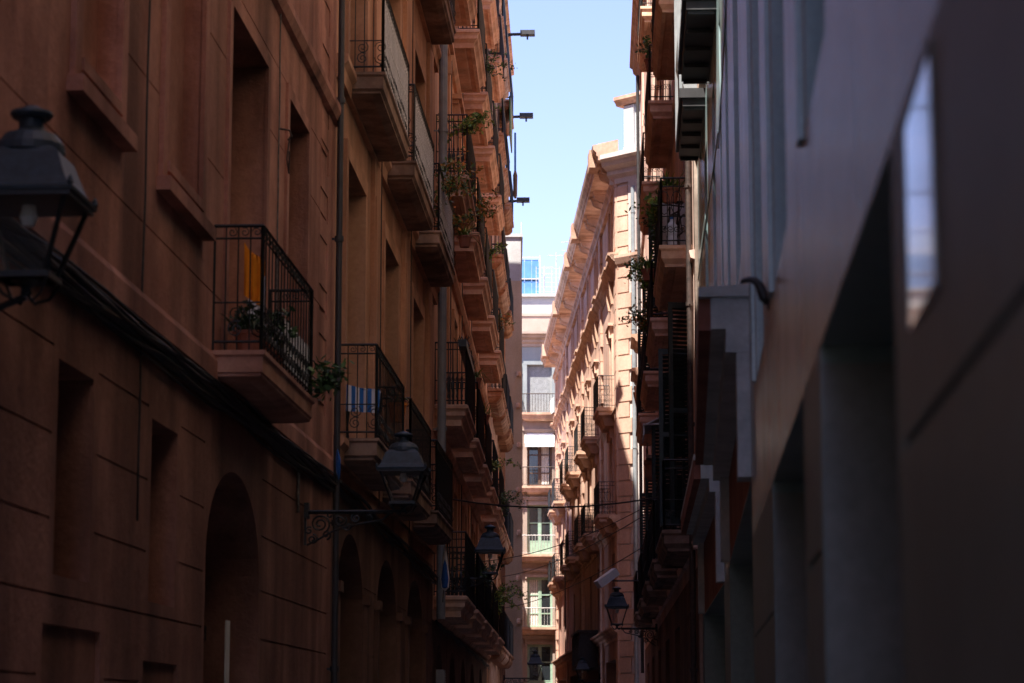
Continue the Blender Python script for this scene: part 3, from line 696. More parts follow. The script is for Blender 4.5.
# ================================================================== building M (modern, near right)
def xM(Y): return .385+.0727*Y
RM = thing('grey_panel_building', 'modern slate grey panelled building with deep door recesses filling the right side', 'building', (xM(0), 0, 0))
K1 = Fr((xM(-12), -12), (xM(13.9), 13.9), RM)
K2 = Fr((xM(13.9), 13.9), (2.166, 24.5), RM)
K3 = Fr((2.166, 24.5), (2.60, 32.9), RM)
H_M = 9.6; H_M2 = 25
a = []
for y0, y1 in ((4.32, 6.72), (7.75, 10.6), (-.5, 1.3), (-6, -3)): O(K1, a, y0, y1, 0, 2.65, .55)
mir = O(K1, a, 3.58, 4.08, 2.26, 2.62, .02)
jt = grooves(0, K1.L, (2.07,), a, w=.02, d=.015)+[]
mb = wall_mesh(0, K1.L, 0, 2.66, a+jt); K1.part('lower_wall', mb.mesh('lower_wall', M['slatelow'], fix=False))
b_ = []
for y0, y1 in ((6.2, 7.2), (8.7, 9.9), (11.5, 12.6), (2.2, 3.3), (-1.5, -.3)):
    for z0, z1 in ((3.42, 6.3), (7.0, 9.2)): O(K1, b_, y0, y1, z0, z1, .22)
vj = []
for Y in (5.15, 7.9, 10.7, 13.0, 1.2): s = K1.sY(Y); vj.append((s, s+.015, 2.7, H_M, .012, True))
mb = wall_mesh(0, K1.L, 2.66, H_M, b_+vj)
for Y, w in ((5.6, .10), (7.45, .06), (10.2, .08), (12.9, .05)): s = K1.sY(Y); mb.box(s-w, s+w, -.01, .02, 3.42, H_M-.2)
K1.part('upper_wall', mb.mesh('upper_wall', M['slate'], fix=False))
for o in b_: window(K1, (o[0]+o[1])/2, o[2], o[1]-o[0], o[3]-o[2], .22, 'glass', 'slatelow' if False else 'darkwood')
for o in a[:4]:
    mb = MB(); w = o[1]-o[0]; mb.box(-w/2, w/2, -.05, 0, 0, 2.65); mb.box(-.02,.02,0,.02,0,2.6); K1.part('door', mb.mesh('door', M['slatejamb']), (o[0]+o[1])/2, -.5, 0)
mb = MB(); mb.box(0, .5, -.008, .0, 0, .36); w_ = K1.part('display_window', mb.mesh('display_window', M['mirror']), K1.sY(3.58), .004, 2.26); w_.rotation_euler = (0,0,K1.a+R(-.7))
mb = MB(); mb.box(-.015,0,-.01,.001,-.015,.375); mb.box(.5,.515,-.01,.001,-.015,.375); mb.box(0,.5,-.01,.001,.36,.375); mb.box(0,.5,-.01,.001,-.015,0); link('frame', mb.mesh('frame', M['slatejamb']), w_)
# jamb linings that face down the street
for o in a[:2]:
    mb = MB(); mb.box(o[1]-.012, o[1]-.002, -.5, -.004, 0, 2.05); mb.box(o[1]-.012, o[1]-.002, -.5, -.004, 2.065, 2.6); mb.box(o[1]-.008, o[1]-.003, -.49, -.01, 2.0, 2.1)
    K1.part('jamb_lining', mb.mesh('jamb_lining', M['slatejamb']))
def shopfront(fr, y0, y1, zt, steps, wins, hi, zwall):
    l = []; o = O(fr, l, y0, y1, 0, zt, .6); up = []
    for w0, w1 in wins: O(fr, up, w0, w1, zwall+.55, hi-1, .25)
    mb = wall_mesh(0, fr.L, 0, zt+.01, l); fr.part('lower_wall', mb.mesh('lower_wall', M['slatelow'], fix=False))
    mb = wall_mesh(o[0]-.0, o[1], zt+.01, zwall, []); mb.box(o[0]+.3, o[1]-.2, -.01, .0-.002, zt+.01, zwall); fr.part('spandrel', mb.mesh('spandrel', M['redbrown'], fix=False))
    mb = MB()
    if o[0] > .02: wall_mesh(0, o[0], zt+.01, zwall, [], mb)
    if fr.L-o[1] > .02: wall_mesh(o[1], fr.L, zt+.01, zwall, [], mb)
    wall_mesh(0, fr.L, zwall, hi, up, mb)
    mb.box(0.002, fr.L-.002, -.01, .012, zwall+3.4, zwall+3.43)
    fr.part('upper_wall', mb.mesh('upper_wall', M['slate'], fix=False))
    for w in up:
        mm = MB(); ww = w[1]-w[0]; mm.box(-ww/2, ww/2, -.03, 0, 0, w[3]-w[2])
        for k in range(3): mm.box(-ww/2, ww/2, 0, .03, .9+k*1.2, .96+k*1.2)
        mm.box(-.03,.03,0,.05,0,w[3]-w[2])
        fr.part('window', mm.mesh('window', M['mirror'] if ww > 1 else M['slatejamb']), (w[0]+w[1])/2, -.2, w[2])
    mb = MB(); s0, s1 = o[0]-.02, o[1]
    pr = [(-.01, zt+.02), (steps[0], zt+.02), (steps[0], zwall-.36), (steps[1], zwall-.36), (steps[1], zwall-.22), (steps[2], zwall-.22), (steps[2], zwall-.06), (-.01, zwall-.06)]
    mb.extr([(-.01,zwall-.36),(steps[1],zwall-.36),(steps[1],zwall-.22),(steps[2],zwall-.22),(steps[2],zwall-.03),(-.01,zwall-.03)], s0, s1)
    mb.box(s0, s0+.32, -.01, steps[0], zt+.02, zwall-.362); mb.box(s1-.32, s1, -.01, steps[0], zt+.02, zwall-.362)
    mb.extr([(-.01,zwall-.028),(steps[3],zwall-.028),(steps[3],zwall+.03),(-.01,zwall+.045)], s0-.02, s1+.02)
    fr.part('cornice', mb.mesh('cornice', M['palestone']))
    mb = MB(); mb.box(s0+.05, s1-.05, steps[2]+.001, steps[3]-.002, zwall-.22, zwall-.029); fr.part('fascia', mb.mesh('fascia', M['redbrown']))
    mb = MB(); w = y1-y0; mb.box(0, w, -.05, 0, 0, zt); 
    for k in range(5): mb.box(k*w/4-.05 if k else 0, k*w/4+.05, 0, .03, 0, zt)
    fr.part('shop_front', mb.mesh('shop_front', M['slatejamb']), o[0], -.55, 0)
shopfront(K2, 14.05, 21.7, 3.0, (.078, .14, .225, .30), ((15.7, 17.2), (19.3, 20.5), (22.6, 23.6)), H_M, 4.12)
shopfront(K3, 24.7, 32.2, 3.0, (.078, .14, .225, .30), ((25.6, 26.5), (28.5, 29.6)), H_M, 4.3)
for fr in (K1, K2, K3):
    l = []; x = 1.0
    while x < fr.L-1.8:
        for z in (10.3, 13.6, 16.9, 20.2): l.append((x, x+1.1, z, z+2.1, .25, False))
        x += 3.0
    mb = wall_mesh(0, fr.L, H_M, H_M2, l); mb.box(.003, fr.L-.003, -.01, .06, H_M-.1, H_M+.12); cornice(mb, 0, fr.L, H_M2-.66, .6)
    fr.part('unseen_bounce_storeys', mb.mesh('unseen_bounce_storeys', M['bouncerender'], fix=False)); shell(fr, H_M2, 10, M['slatelow'])  # unseen storeys, height and warm colour chosen to bounce light onto the left
    for o in l: window(fr, (o[0]+o[1])/2, o[2], 1.1, 2.1, .25, 'glass', 'wood')
# slab balconies with glass and white posts, upper floor of the modern building
def mbalc(s, z, L, P):
    mb = MB(); mb.box(-L/2, L/2, 0, P, -.12, 0); mb.box(-L/2+.04, L/2-.04, 0, P-.04, -.22, -.121)
    for k in range(5): mb.box(-L/2+.1+k*(L-.2)/4-.02, -L/2+.1+k*(L-.2)/4+.02, .02, P-.06, -.26, -.221)
    o = K3.part('balcony', mb.mesh('balcony', M['pipedark']), s, 0, z)
    mb = MB()
    for x in (-L/2+.03, L/2-.03): mb.box(x-.02, x+.02, P-.04, P, 0, 3.2); mb.box(x-.015, x+.015, 0.02, P-.06, 1.0, 1.05); mb.box(x-.01,x+.01,.02,P-.06,.06,.98)
    mb.box(-L/2, L/2, P-.05, P-.01, 1.0, 1.06); mb.box(-L/2, L/2, P-.05, P-.01, 3.2, 3.3)
    link('railing', mb.mesh('railing', M['pipegrey']), o)
mbalc(K3.sY(27.6)-1.5, 9.3, 3.0, .36); mbalc(K3.sY(30.3), 9.35, 2.9, .32)
# curved spout / camera on the modern wall
t = thing('security_camera', 'dark drooping camera on a short arm fixed to the grey panels above the stone canopy', 'camera'); K1.top(t, K1.sY(10.7), 0, 3.55); t.scale = (.5,.5,.5)
mb = MB(); mb.tube([(0,0,-.14),(0,.05,-.10),(0,.08,0),(0,.13,.055),(0,.18,.06),(0,.235,.045),(0,.25,.03)], [.05,.05,.042,.036,.03,.024,.016], 10); mb.box(-.06,.06,0,.015,-.22,-.02)
link('arm', mb.mesh('arm', M['iron'], smooth=True), t)

# ================================================================== street lamps
def lantern(root, L0, plain=False):
    """lantern standing at local (0, L0, 0); bracket arm from wall (y=0) at z=0"""
    def hood():
        mb = MB(); q = R(45)
        mb.lathe([(.385,.455),(.39,.475),(.355,.49),(.32,.53),(.25,.665),(.22,.685),(.19,.70)], 4, (0,L0,0), q)
        mb.lathe([(.17,.69),(.165,.73),(.13,.78),(.075,.80),(.06,.82),(.062,.86),(.09,.865),(.105,.885),(.10,.90),(.055,.915),(.03,.93),(.001,.935)], 20, (0,L0,0))
        for k in range(4): a_ = q+k*math.pi/2; mb.lathe([(.001,0),(.018,.01),(.012,.035),(.001,.05)], 6, (.375*math.cos(a_), L0+.375*math.sin(a_), .475))
        return mb.mesh('hood', M['lampmetal'])
    def cage():
        mb = MB(); q = R(45)
        for k in range(4):
            a_ = q+k*math.pi/2; mb.tube([(.165*math.cos(a_), L0+.165*math.sin(a_), .08), (.335*math.cos(a_), L0+.335*math.sin(a_), .46)], .014, 5)
        mb.lathe([(.20,.055),(.20,.085),(.17,.09),(.17,.055)], 4, (0,L0,0), q); mb.lathe([(.35,.43),(.37,.43),(.37,.456),(.35,.456)], 4, (0,L0,0), q)
        mb.lathe([(.001,-.02),(.03,-.01),(.022,.02),(.05,.04),(.08,.055),(.001,.06)], 12, (0,L0,0))
        for k in range(4): a_ = q+k*math.pi/2; mb.tube([(.19*math.cos(a_), L0+.19*math.sin(a_), .06),(.13*math.cos(a_), L0+.13*math.sin(a_), -.02),(.05*math.cos(a_), L0+.05*math.sin(a_), -.05),(0,L0,0)], .009, 4)
        return mb.mesh('lantern_frame', M['iron'])
    def gl():
        mb = MB(); q = R(45); mb.loft([[((r)*math.cos(q+k*math.pi/2), L0+r*math.sin(q+k*math.pi/2), z) for k in range(4)] for r, z in ((.160,.09),(.325,.45),(.319,.45),(.154,.09))], False); return mb.mesh('glass', M['lampglass'], fix=False)
    def bulb():
        mb = MB(); mb.lathe([(.001,.32),(.03,.33),(.045,.37),(.035,.41),(.03,.45)], 10, (0,L0,0)); return mb.mesh('bulb', M['bulb'])
    def brp():
        mb = MB(); mb.tube([(0,0,-.10),(0,L0*.6,-.07),(0,L0,-.02)], .018, 6); mb.box(-.05,.05,0,.03,-.16,.0); return mb.mesh('bracket', M['iron'])
    def br():
        mb = MB(); mb.tube([(0,0,-.02),(0,L0+.04,-.02)], .018, 6); mb.tube([(0,0,-.045),(0,L0*.9,-.045)], .008, 4); k = L0
        mb.box(-.03,.03,-.001,.02,-.42,.06); mb.box(-.07,.07,.0,.05,-.10,.08)
        S_ = lambda c, r, t, s, a0: mb.tube([(0, y, z) for y, z in spiral(c, r, t, s, 14, a0)], .011, 5)
        S_((.17,-.17), .115, 2.0, 1, -1.2); S_((.36*k,-.13), .075, 1.7, -1, .6); S_((.52*k,-.10), .055, 1.5, 1, 2); S_((.09,-.35), .06, 1.6, -1, 1.5); S_((.66*k,-.085), .04, 1.4, -1, 0)
        mb.tube([(0,.03,-.42),(0,.14,-.36),(0,.30*k,-.25),(0,.55*k,-.17),(0,.8*k,-.12),(0,.86*k,-.05)], .013, 5)
        for y, z, r in ((.24,-.30,.035),(.05,-.25,.03),(.44*k,-.2,.03),(.28,-.07,.03)): S_((y,z), r*1.6, 1.2, 1, y*20)
        return mb.mesh('bracket', M['iron'])
    for nm, fn in (('hood', hood), ('lantern_frame', cage), ('glass', gl), ('bulb', bulb), ('bracket', brp if plain else br)):
        link(nm, cached((nm, L0), fn), root)
LG_ = 'wrought iron lanterns on wall brackets'
def lamp(fr, Y, z, arm, lab, sc=1.0, plain=False):
    t = thing('street_lamp', lab, 'street lamp', group=LG_); fr.top(t, fr.sY(Y), .03, z); lantern(t, arm, plain); t.scale = (sc, sc, sc*(.92 if sc < 1 else 1)); return t
lamp(A, 11.5, 3.66, .30, 'large blurred dark lantern hanging at the left edge on the terracotta wall', 1.0, True)
lamp(A, 23.6, 3.66, 1.08, 'blue grey lantern on a scrolled bracket above the arched doorway, under the towel balcony', .9)
lamp(Cf, 42.6, 4.12, .88, 'blue grey lantern on a scrolled arm above the low row of tan balcony slabs', 1.0)
lamp(D, 55.0, 3.72, .92, 'dark lantern with a white box above it, reaching out from the right side houses')
lamp(G, 83.5, 3.1, 1.1, 'small dark lantern in front of the pink end house at the bottom of the picture')
lamp(S, 92.0, 3.1, .6, 'small blue lantern in front of the shadowed salmon building by the wooden gallery')
# white box camera above lamp 4
t = thing('security_camera', 'white box camera tilted on a bracket above the right side lantern', 'camera'); D.top(t, D.sY(54.5), .03, 4.75)
mb = MB(); mb.tube([(0,0,0),(0,1.0,.0),(0,1.1,.03)], .02, 6); mb.box(-.03,.03,-.03,0,-.1,.1); link('arm', mb.mesh('arm', M['pipedark']), t)
mb = MB(); mb.box(-.14,.14,-.27,.27,-.09,.09); o = link('housing', mb.mesh('housing', M['whitecloth']), t, (0,1.15,.06), (R(-35),0,R(20)))

# ================================================================== cables
def cable(name, pts, r, mat, lab, cat='cable', group=None, n=5):
    mb = MB(); mb.tube(pts, r, n); return tag(link(name, mb.mesh(name, M[mat], smooth=True, fix=False)), lab, cat, group)
def sag(a, b, d, k=24):
    a = Vector(a); b = Vector(b); return [a.lerp(b, i/k)+Vector((0,0,-4*d*(i/k)*(1-i/k))) for i in range(k+1)]
CG = 'thin cables crossing the street'
cable('overhead_cable', sag((-1.33,41,5.42),(2.66,36,5.02),.22), .014, 'cable', 'thick black cable crossing the street above the middle lanterns', group=CG)
cable('overhead_cable', sag((-.35,84,6.6),(3.0,50,6.0),.25), .012, 'cable', 'thin black cable slanting across before the salmon facade, upper one', group=CG)
cable('overhead_cable', sag((-.3,86,5.6),(3.0,51,5.4),.25), .012, 'cable', 'thin black cable slanting across before the salmon facade, lower one', group=CG)
def bundle(fr, Y0, Y1, z0, z1, k, lab, seed, group='cable bundles along the left walls'):
    rd = random.Random(seed); mb = MB()
    for c in range(k):
        pts = []; ph = rd.random()*6; n = int(abs(Y1-Y0)*2.2)
        oz = rd.uniform(-.09,.08); on = rd.uniform(.02,.11)
        for i in range(n+1):
            t = i/n; Y = Y0+(Y1-Y0)*t
            w = fr.w(fr.sY(Y), on+.012*math.sin(i*.9+ph*2), z0+(z1-z0)*t+oz+.022*math.sin(i*.55+ph)+rd.uniform(-.008,.008)); pts.append(w)
        mb.tube(pts, rd.choice((.008,.011,.016,.02)), 5)
    return tag(link('cable_bundle', mb.mesh('cable_bundle', M['cable'], fix=False)), lab, 'cables', group)
bundle(A, 2, 25.8, 4.08, 4.10, 15, 'sagging bundle of dark cables running along the ledge of the terracotta house', 1)
bundle(B, 25.9, 40.6, 4.15, 3.95, 6, 'dark cables strung under the first balconies of the brown house', 2)
bundle(Cf, 40.8, 67.5, 3.25, 3.1, 5, 'dark cables strung along the tan house above its arches', 3)
mb = MB(); rd = random.Random(5)
def vcable(fr, Y, z0, z1, mat, lab, r=.008, n0=.02):
    rd = random.Random(int(Y*100)); pts = [fr.w(fr.sY(Y)+rd.uniform(-.02,.02), n0, z0+(z1-z0)*i/14) for i in range(15)]
    cable('wall_cable', pts, r, mat, lab, group='thin cables down the left walls')
vcable(A, 15.7, 2.9, 9, 'cable', 'thin cable running down the terracotta wall between the two blind windows')
vcable(A, 21.6, 4.5, 9, 'cablelight', 'thin light cable down the wall between the balcony door and the next window')
vcable(A, 23.2, 3.6, 4.1, 'cablelight', 'short rusty conduit above the bracket of the arched-door lantern', r=.016)
vcable(B, 30.3, 4.3, 13, 'cable', 'thin black cable down the pilaster between the first two brown house doors', n0=.09)
vcable(B, 34.9, 4.3, 13, 'cable', 'thin black cable down the second pilaster of the brown house', n0=.09)
vcable(Cf, 45.3, 3.4, 20, 'cablelight', 'thin grey cable down the tan wall after the first balcony column', n0=.06, r=.012)
vcable(Cf, 50.2, 3.4, 20, 'cable', 'thin black cable down the tan wall after the second balcony column', n0=.06, r=.012)
vcable(Cf, 55.2, 3.4, 20, 'cablelight', 'thin grey cable down the tan wall after the third balcony column', n0=.06, r=.012)
cable('overhead_cable', sag((-1.0,55,5.2),(3.0,45.5,5.9),.3), .009, 'cable', 'faint thin cable sagging between the row of tan balconies and the right house', group=CG)
# loops of loose cable at pipe: blue wrap
t = thing('cable_coil', 'bright blue cable coil tied to the dark drain pipe below the small balcony', 'cable coil'); A.top(t, .32, .1, 4.35); t.scale = (.6,.6,.8)
mb = MB()
for k in range(4): mb.tube([(.07*math.cos(a_*math.pi/8)+.012*k, .012*k+.03*math.cos(a_*math.pi/8), .16*math.sin(a_*math.pi/8)-.03*k) for a_ in range(17)], .007, 5)
link('loop', mb.mesh('loop', M['blue']), t)
t = thing('wall_hook', 'small dark iron hook with a hanging wire beside the tall balcony door, upper left', 'hook'); A.top(t, A.sY(21.75), .0, 6.95)
mb = MB(); mb.tube([(0,0,.1),(0,.10,.08),(0,.12,.02),(0,.08,-.01)], .01, 5); mb.tube([(0,.1,.02),(.03,.08,-.2),(-.04,.09,-.32),(.02,.1,-.12)], .008, 5); link('hook', mb.mesh('hook', M['ironrust']), t)

# ================================================================== plants
def blade(mb, p, d, L, w, droop, seg=4):
    d = Vector(d).normalized(); side = d.cross(Vector((0,0,1)))
    side = side.normalized() if side.length > 1e-3 else Vector((1,0,0))
    P = []
    for i in range(seg+1):
        t = i/seg; q = Vector(p)+d*L*t+Vector((0,0,-droop*L*t*t)); ww = w*(1-t)**.7*(.6+.8*min(t*3,1)*.5)
        P.append((q-side*ww, q+side*ww))
    vs = [v for a_ in P for v in a_]; mb.add(vs, [(2*i,2*i+1,2*i+3,2*i+2) for i in range(seg)])
def leafq(mb, p, rd, s):
    n = Vector((rd.gauss(0,1), rd.gauss(0,1), rd.gauss(0,1)+.6)).normalized(); u = n.orthogonal().normalized(); u.rotate(Matrix.Rotation(rd.random()*6.28, 3, n)); v = n.cross(u)
    p = Vector(p); mb.add([p-u*s, p+v*s*.45, p+u*s, p-v*s*.45], [(0,1,2,3)])
def plant(kind, seed, mat, w=.3, h=.35, n=60, pot='pot', potr=.13, poth=.22, trail=0):
    rd = random.Random(seed); mb = MB(); st = MB()
    top = poth if pot else 0
    if kind == 'spider':
        for i in range(n):
            a_ = rd.random()*6.28; e = rd.uniform(.5, 2.2); blade(mb, (rd.gauss(0,potr*.3), rd.gauss(0,potr*.3), top), (math.cos(a_), math.sin(a_), e), rd.uniform(.6,1)*h*1.3, .011+rd.random()*.008, rd.uniform(.3,.9))
    else:
        for i in range(max(5, n//14)):
            a_ = rd.random()*6.28; p = Vector((rd.gauss(0,potr*.4), rd.gauss(0,potr*.4), top)); d = Vector((math.cos(a_)*w/h, math.sin(a_)*w/h*.6, rd.uniform(.6,1.4))).normalized(); pts = [p.copy()]
            for k in range(7):
                d += Vector((rd.gauss(0,.16-.09*min(trail,1)), rd.gauss(0,.16-.09*min(trail,1)), -.08-trail*.22)); d.normalize(); p = p+d*h*(.17+trail*.08); pts.append(p.copy())
                for q in range(6): leafq(mb, p+Vector((rd.gauss(0,.04),rd.gauss(0,.04),rd.gauss(0,.04))), rd, rd.uniform(.025,.055))
            st.tube(pts, [.006]*3+[.004]*5, 3)
    return mb, st, top
def place_plant(fr, Y, n_, z, kind, seed, mat, lab, group=None, pot='pot', potr=.12, poth=.2, **k):
    t = thing('potted_plant', lab, 'plant', group=group); fr.top(t, fr.sY(Y), n_, z)
    mb, st, top = plant(kind, seed, mat, pot=pot, potr=potr, poth=poth, **k)
    link('foliage', mb.mesh('foliage', M[mat], fix=False), t)
    if st.v: link('stem', st.mesh('stem', M['ironrust'], fix=False), t)
    if pot:
        p = MB(); p.lathe([(potr*.68,0),(potr*.95,poth*.85),(potr*1.08,poth*.86),(potr*1.08,poth),(potr*.92,poth),(potr*.9,poth*.9),(.001,poth*.9)], 16); link('pot', p.mesh('pot', M[pot], smooth=False), t)
    return t
GP = 'balcony plants'
place_plant(A, 18.85, .22, 4.46, 'spider', 1, 'leafdark', 'spiky green plant in the near corner of the orange-cloth balcony', GP, n=60, h=.34)
place_plant(A, 19.35, .24, 4.46, 'bush', 2, 'leafdark', 'bushy dark plant next to the spiky one on the orange-cloth balcony', GP, n=110, h=.30, w=.25)
place_plant(A, 19.9, .24, 4.46, 'bush', 22, 'leaf', 'small leafy plant in the middle of the orange-cloth balcony', GP, n=90, h=.26, w=.2)
place_plant(A, 21.28, .45, 4.50, 'bush', 3, 'leaf', 'green plant sprouting outward at the far end of the orange-cloth balcony', GP, pot=None, n=100, h=.24, w=.2)
place_plant(B, 30.0, .34, 5.35-.65, 'spider', 4, 'leafautumn', 'dry spiky plant in an orange pot on the brown house balcony', GP, pot='orangepot', n=26, h=.5, potr=.12, poth=.24).location.z += .62
for i, (Y, z, k, m_, lab, tr) in enumerate((
    (36.4, 9.95, 'bush', 'leafautumn', 'orange and green climber over the rail of the third reed-screened balcony', .4),
    (38.9, 9.9, 'bush', 'leafautumn', 'orange leaved climber at the far end of the third reed-screened balcony', .3),
    (41.2, 12.05, 'bush', 'leafbright', 'bright green plant over the rail of the first tan balcony on its third floor', .6),
    (46.0, 11.5, 'bush', 'leafautumn', 'orange green plant on the second tan balcony of the third floor', .3),
    (50.8, 15.8, 'bush', 'leaf', 'small green plant on an upper tan balcony', .4),
    (46.1, 8.0, 'spider', 'leafbright', 'bright green fern spilling from a tan second-floor balcony', 1),
    (41.1, 9.8, 'spider', 'leafbright', 'green fern hanging below the near tan balcony', 1),
    (51.0, 7.9, 'spider', 'leafbright', 'yellow green grass-like plant on the third tan balcony, second floor', 0),
    (56.0, 7.6, 'bush', 'leafbright', 'green climbing plant farther along the tan second-floor balconies', .6),
    (62.0, 7.4, 'bush', 'leaf', 'green trailing plant low on the far tan balcony', .9),
    (47.6, 4.6, 'bush', 'leaf', 'leafy plant on the second of the low tan balconies above the arches', .4),
    (56.3, 4.6, 'bush', 'leafbright', 'bright plant on the fourth low tan balcony above the arches', .6),
    (52.4, 11.9, 'bush', 'leafbright', 'green plant at the far end of the third tan balcony on the third floor', .4),
    (61.6, 11.9, 'bush', 'leafautumn', 'orange green plant on the farthest tan balcony of the third floor', .5),
    (61.3, 4.7, 'bush', 'leafbright', 'bright green plant on the lowest far tan balcony', .9))):
    fr = B if Y < 40 else Cf
    place_plant(fr, Y+.15, .5, z-.2 if k == 'bush' else z, k, 40+i, m_, lab, GP, pot=None if k == 'bush' else 'pot', n=200 if k == 'bush' else 50, h=.5, w=.45, trail=tr)
t = place_plant(Cf, 42.2, .5, 8.05, 'spider', 70, 'succ', 'row of grey succulents along the rail of the near tan balcony', GP, pot=None, n=10, h=.16)
for c in list(t.children): bpy.data.objects.remove(c)
rd = random.Random(71); mb = MB()
for j in range(11):
    x = -1.5+j*.3; 
    for q in range(26): a_ = rd.random()*6.28; blade(mb, (x+rd.gauss(0,.04), rd.gauss(0,.04), 0), (math.cos(a_), math.sin(a_), rd.uniform(.3,1.6)), rd.uniform(.09,.2), .012, .2, 2)
link('foliage', mb.mesh('foliage', M['succ'], fix=False), t); mb = MB(); mb.box(-1.7,1.7,-.07,.07,-.12,0); link('planter', mb.mesh('planter', M['iron']), t)
mbd = 'balcony plants on the right'
place_plant(D, 33.9, .3, 9.0, 'spider', 80, 'leafbright', 'spider plant hanging inside the rail of the bicycle balcony', mbd, n=90, h=.42, potr=.14)
place_plant(D, 37.0, .36, 9.0, 'bush', 81, 'leaf', 'leafy trailing plant at the far end of the bicycle balcony', mbd, pot=None, n=160, h=.3, w=.05, trail=.8)
place_plant(D, 35.6, .44, 9.05, 'bush', 82, 'leafbright', 'bright climbing plant tied to the front rail of the bicycle balcony', mbd, pot=None, n=160, h=.28, w=.05, trail=.9)
place_plant(D, 42.6, .5, 9.3, 'bush', 83, 'leafbright', 'bright green and yellow plant spilling over the second right balcony', mbd, pot=None, n=260, h=.36, w=.08, trail=1.0)
place_plant(D, 41.2, .46, 9.2, 'spider', 84, 'leafbright', 'spiky bright plant on the second right balcony', mbd, n=80, h=.5)
place_plant(D, 43.6, .5, 8.7, 'bush', 85, 'leafautumn', 'reddish trailing plant low on the second right balcony', mbd, pot=None, n=200, h=.32, w=.08, trail=1.0)
place_plant(D, 40.2, .4, 12.7, 'bush', 86, 'leaf', 'small green plant on the upper right balcony', mbd, n=100, h=.35, w=.3)
t = thing('flower_pot', 'round brown pot hanging under the right balcony beside the green shutters', 'flower pot'); D.top(t, D.sY(41.6), .40, 5.75)
mb = MB(); mb.lathe([(.10,0),(.13,.06),(.15,.26),(.17,.27),(.17,.34),(.14,.34),(.13,.3),(.001,.29)], 16); link('pot', mb.mesh('pot', M['pot']), t)
mb = MB(); mb.box(-.4,.4,-.39,.12,.345,.40); mb.tube([(-.38,.1,.40),(-.38,.1,.6),(.38,.1,.6),(.38,.1,.40)], .012, 4); link('shelf', mb.mesh('shelf', M['stain']), t)

# ================================================================== things on balconies
def cloth(fr, Y, n_, z, w, h, mat, name, lab, cat, rz=0, slump=.0, seed=1):
    rd = random.Random(seed); mb = MB(); nx, nz = 14, 10; t_ = .006
    for side in (0, 1):
        g = [[(-w/2+w*i/nx*(1-.12*slump*(1-j/nz)), .02*math.sin(i*1.3+seed)*(1-j/nz)+side*t_, h*j/nz-(slump*.25*h*(i/nx) if j < nz else slump*.02*i)) for i in range(nx+1)] for j in range(nz+1)]
        b0 = len(mb.v); mb.v += [p for r_ in g for p in r_]
        for j in range(nz):
            for i in range(nx): a_ = b0+j*(nx+1)+i; mb.f.append((a_, a_+1, a_+nx+2, a_+nx+1))
    t = link(name, mb.mesh(name, M[mat], smooth=True, fix=False)); tag(t, lab, cat); fr.top(t, fr.sY(Y), n_, z, rz); return t
cloth(A, 18.9, .25, 4.97, .17, .43, 'orange', 'orange_cloth', 'bright orange cloth hanging behind the rail of the near terracotta balcony', 'cloth', R(90), 1.0, 2)
cloth(A, 19.85, .12, 4.95, .14, .45, 'whitecloth', 'white_towel', 'narrow white towel hanging deeper inside the near terracotta balcony', 'towel', R(90), .3, 4)
t = cloth(B, 26.55, .27, 5.02, .38, .30, 'towel', 'striped_towel', 'blue and white striped towel over a chair back on the brown house balcony', 'towel', R(90), .35, 5)
t = thing('folding_chair', 'dark folding chair under the striped towel on the balcony', 'chair'); B.top(t, B.sY(26.85), .22, 4.7, R(90))
mb = MB(); mb.box(-.2,.2,.0,.36,.42,.45); link('seat', mb.mesh('seat', M['darkwood']), t)
mb = MB(); mb.box(-.2,.2,.34,.37,.45,.62); link('backrest', mb.mesh('backrest', M['darkwood']), t)
for x in (-.18, .18):
    for y0, y1 in ((.02,.34),(.34,.02)): mb = MB(); mb.tube([(x,y0,0),(x,y1,.43)], .012, 5); link('leg', mb.mesh('leg', M['iron']), t)
# reed screens on the second-floor balconies of B
def screen(fr, Yc, L, z, H, n_, lab):
    rd = random.Random(int(Yc*10)); mb = MB(); k = int(L/.030)
    for i in range(k):
        x = -L/2+L*i/k; mb.box(x, x+.019+.006*rd.random(), 0, .008, rd.uniform(0,.02), H-rd.uniform(0,.03))
    for z_ in (.15, H*.5, H-.15): mb.box(-L/2, L/2, -.003, .011, z_, z_+.012)
    t = link('privacy_screen', mb.mesh('privacy_screen', M['reed'])); tag(t, lab, 'screen', 'white reed privacy screens'); fr.top(t, fr.sY(Yc), n_, z)
screen(B, 28.7, 3.3, 9.04, .93, .419, 'white reed screen on the nearest high balcony of the brown house')
screen(B, 33.05, 3.3, 9.04, .93, .419, 'white reed screen on the second high balcony of the brown house')
screen(B, 37.6, 3.3, 9.04, .93, .419, 'white reed screen on the third high balcony, beside the orange climber')
screen(A, 20.5, 1.5, 4.5, .42, .37, 'short white woven screen behind the scrolls of the near terracotta balcony')
t = thing('parasol', 'folded blue and white parasol leaning below the brown house balconies', 'parasol'); B.top(t, B.sY(38.9), .30, 3.5); t.scale = (.7,.7,.75)
mb = MB(); mb.tube([(0,0,0),(0,.1,1.3)], .014, 6); link('pole', mb.mesh('pole', M['pipedark']), t)
mb = MB(); mb.lathe([(.02,.25),(.09,.32),(.11,.5),(.06,.95),(.015,1.2)], 10, (0,.05,0)); link('canopy', mb.mesh('canopy', stripes('parasol_stripes', (.7,.7,.72), (.02,.1,.4), 8, 0)), t)
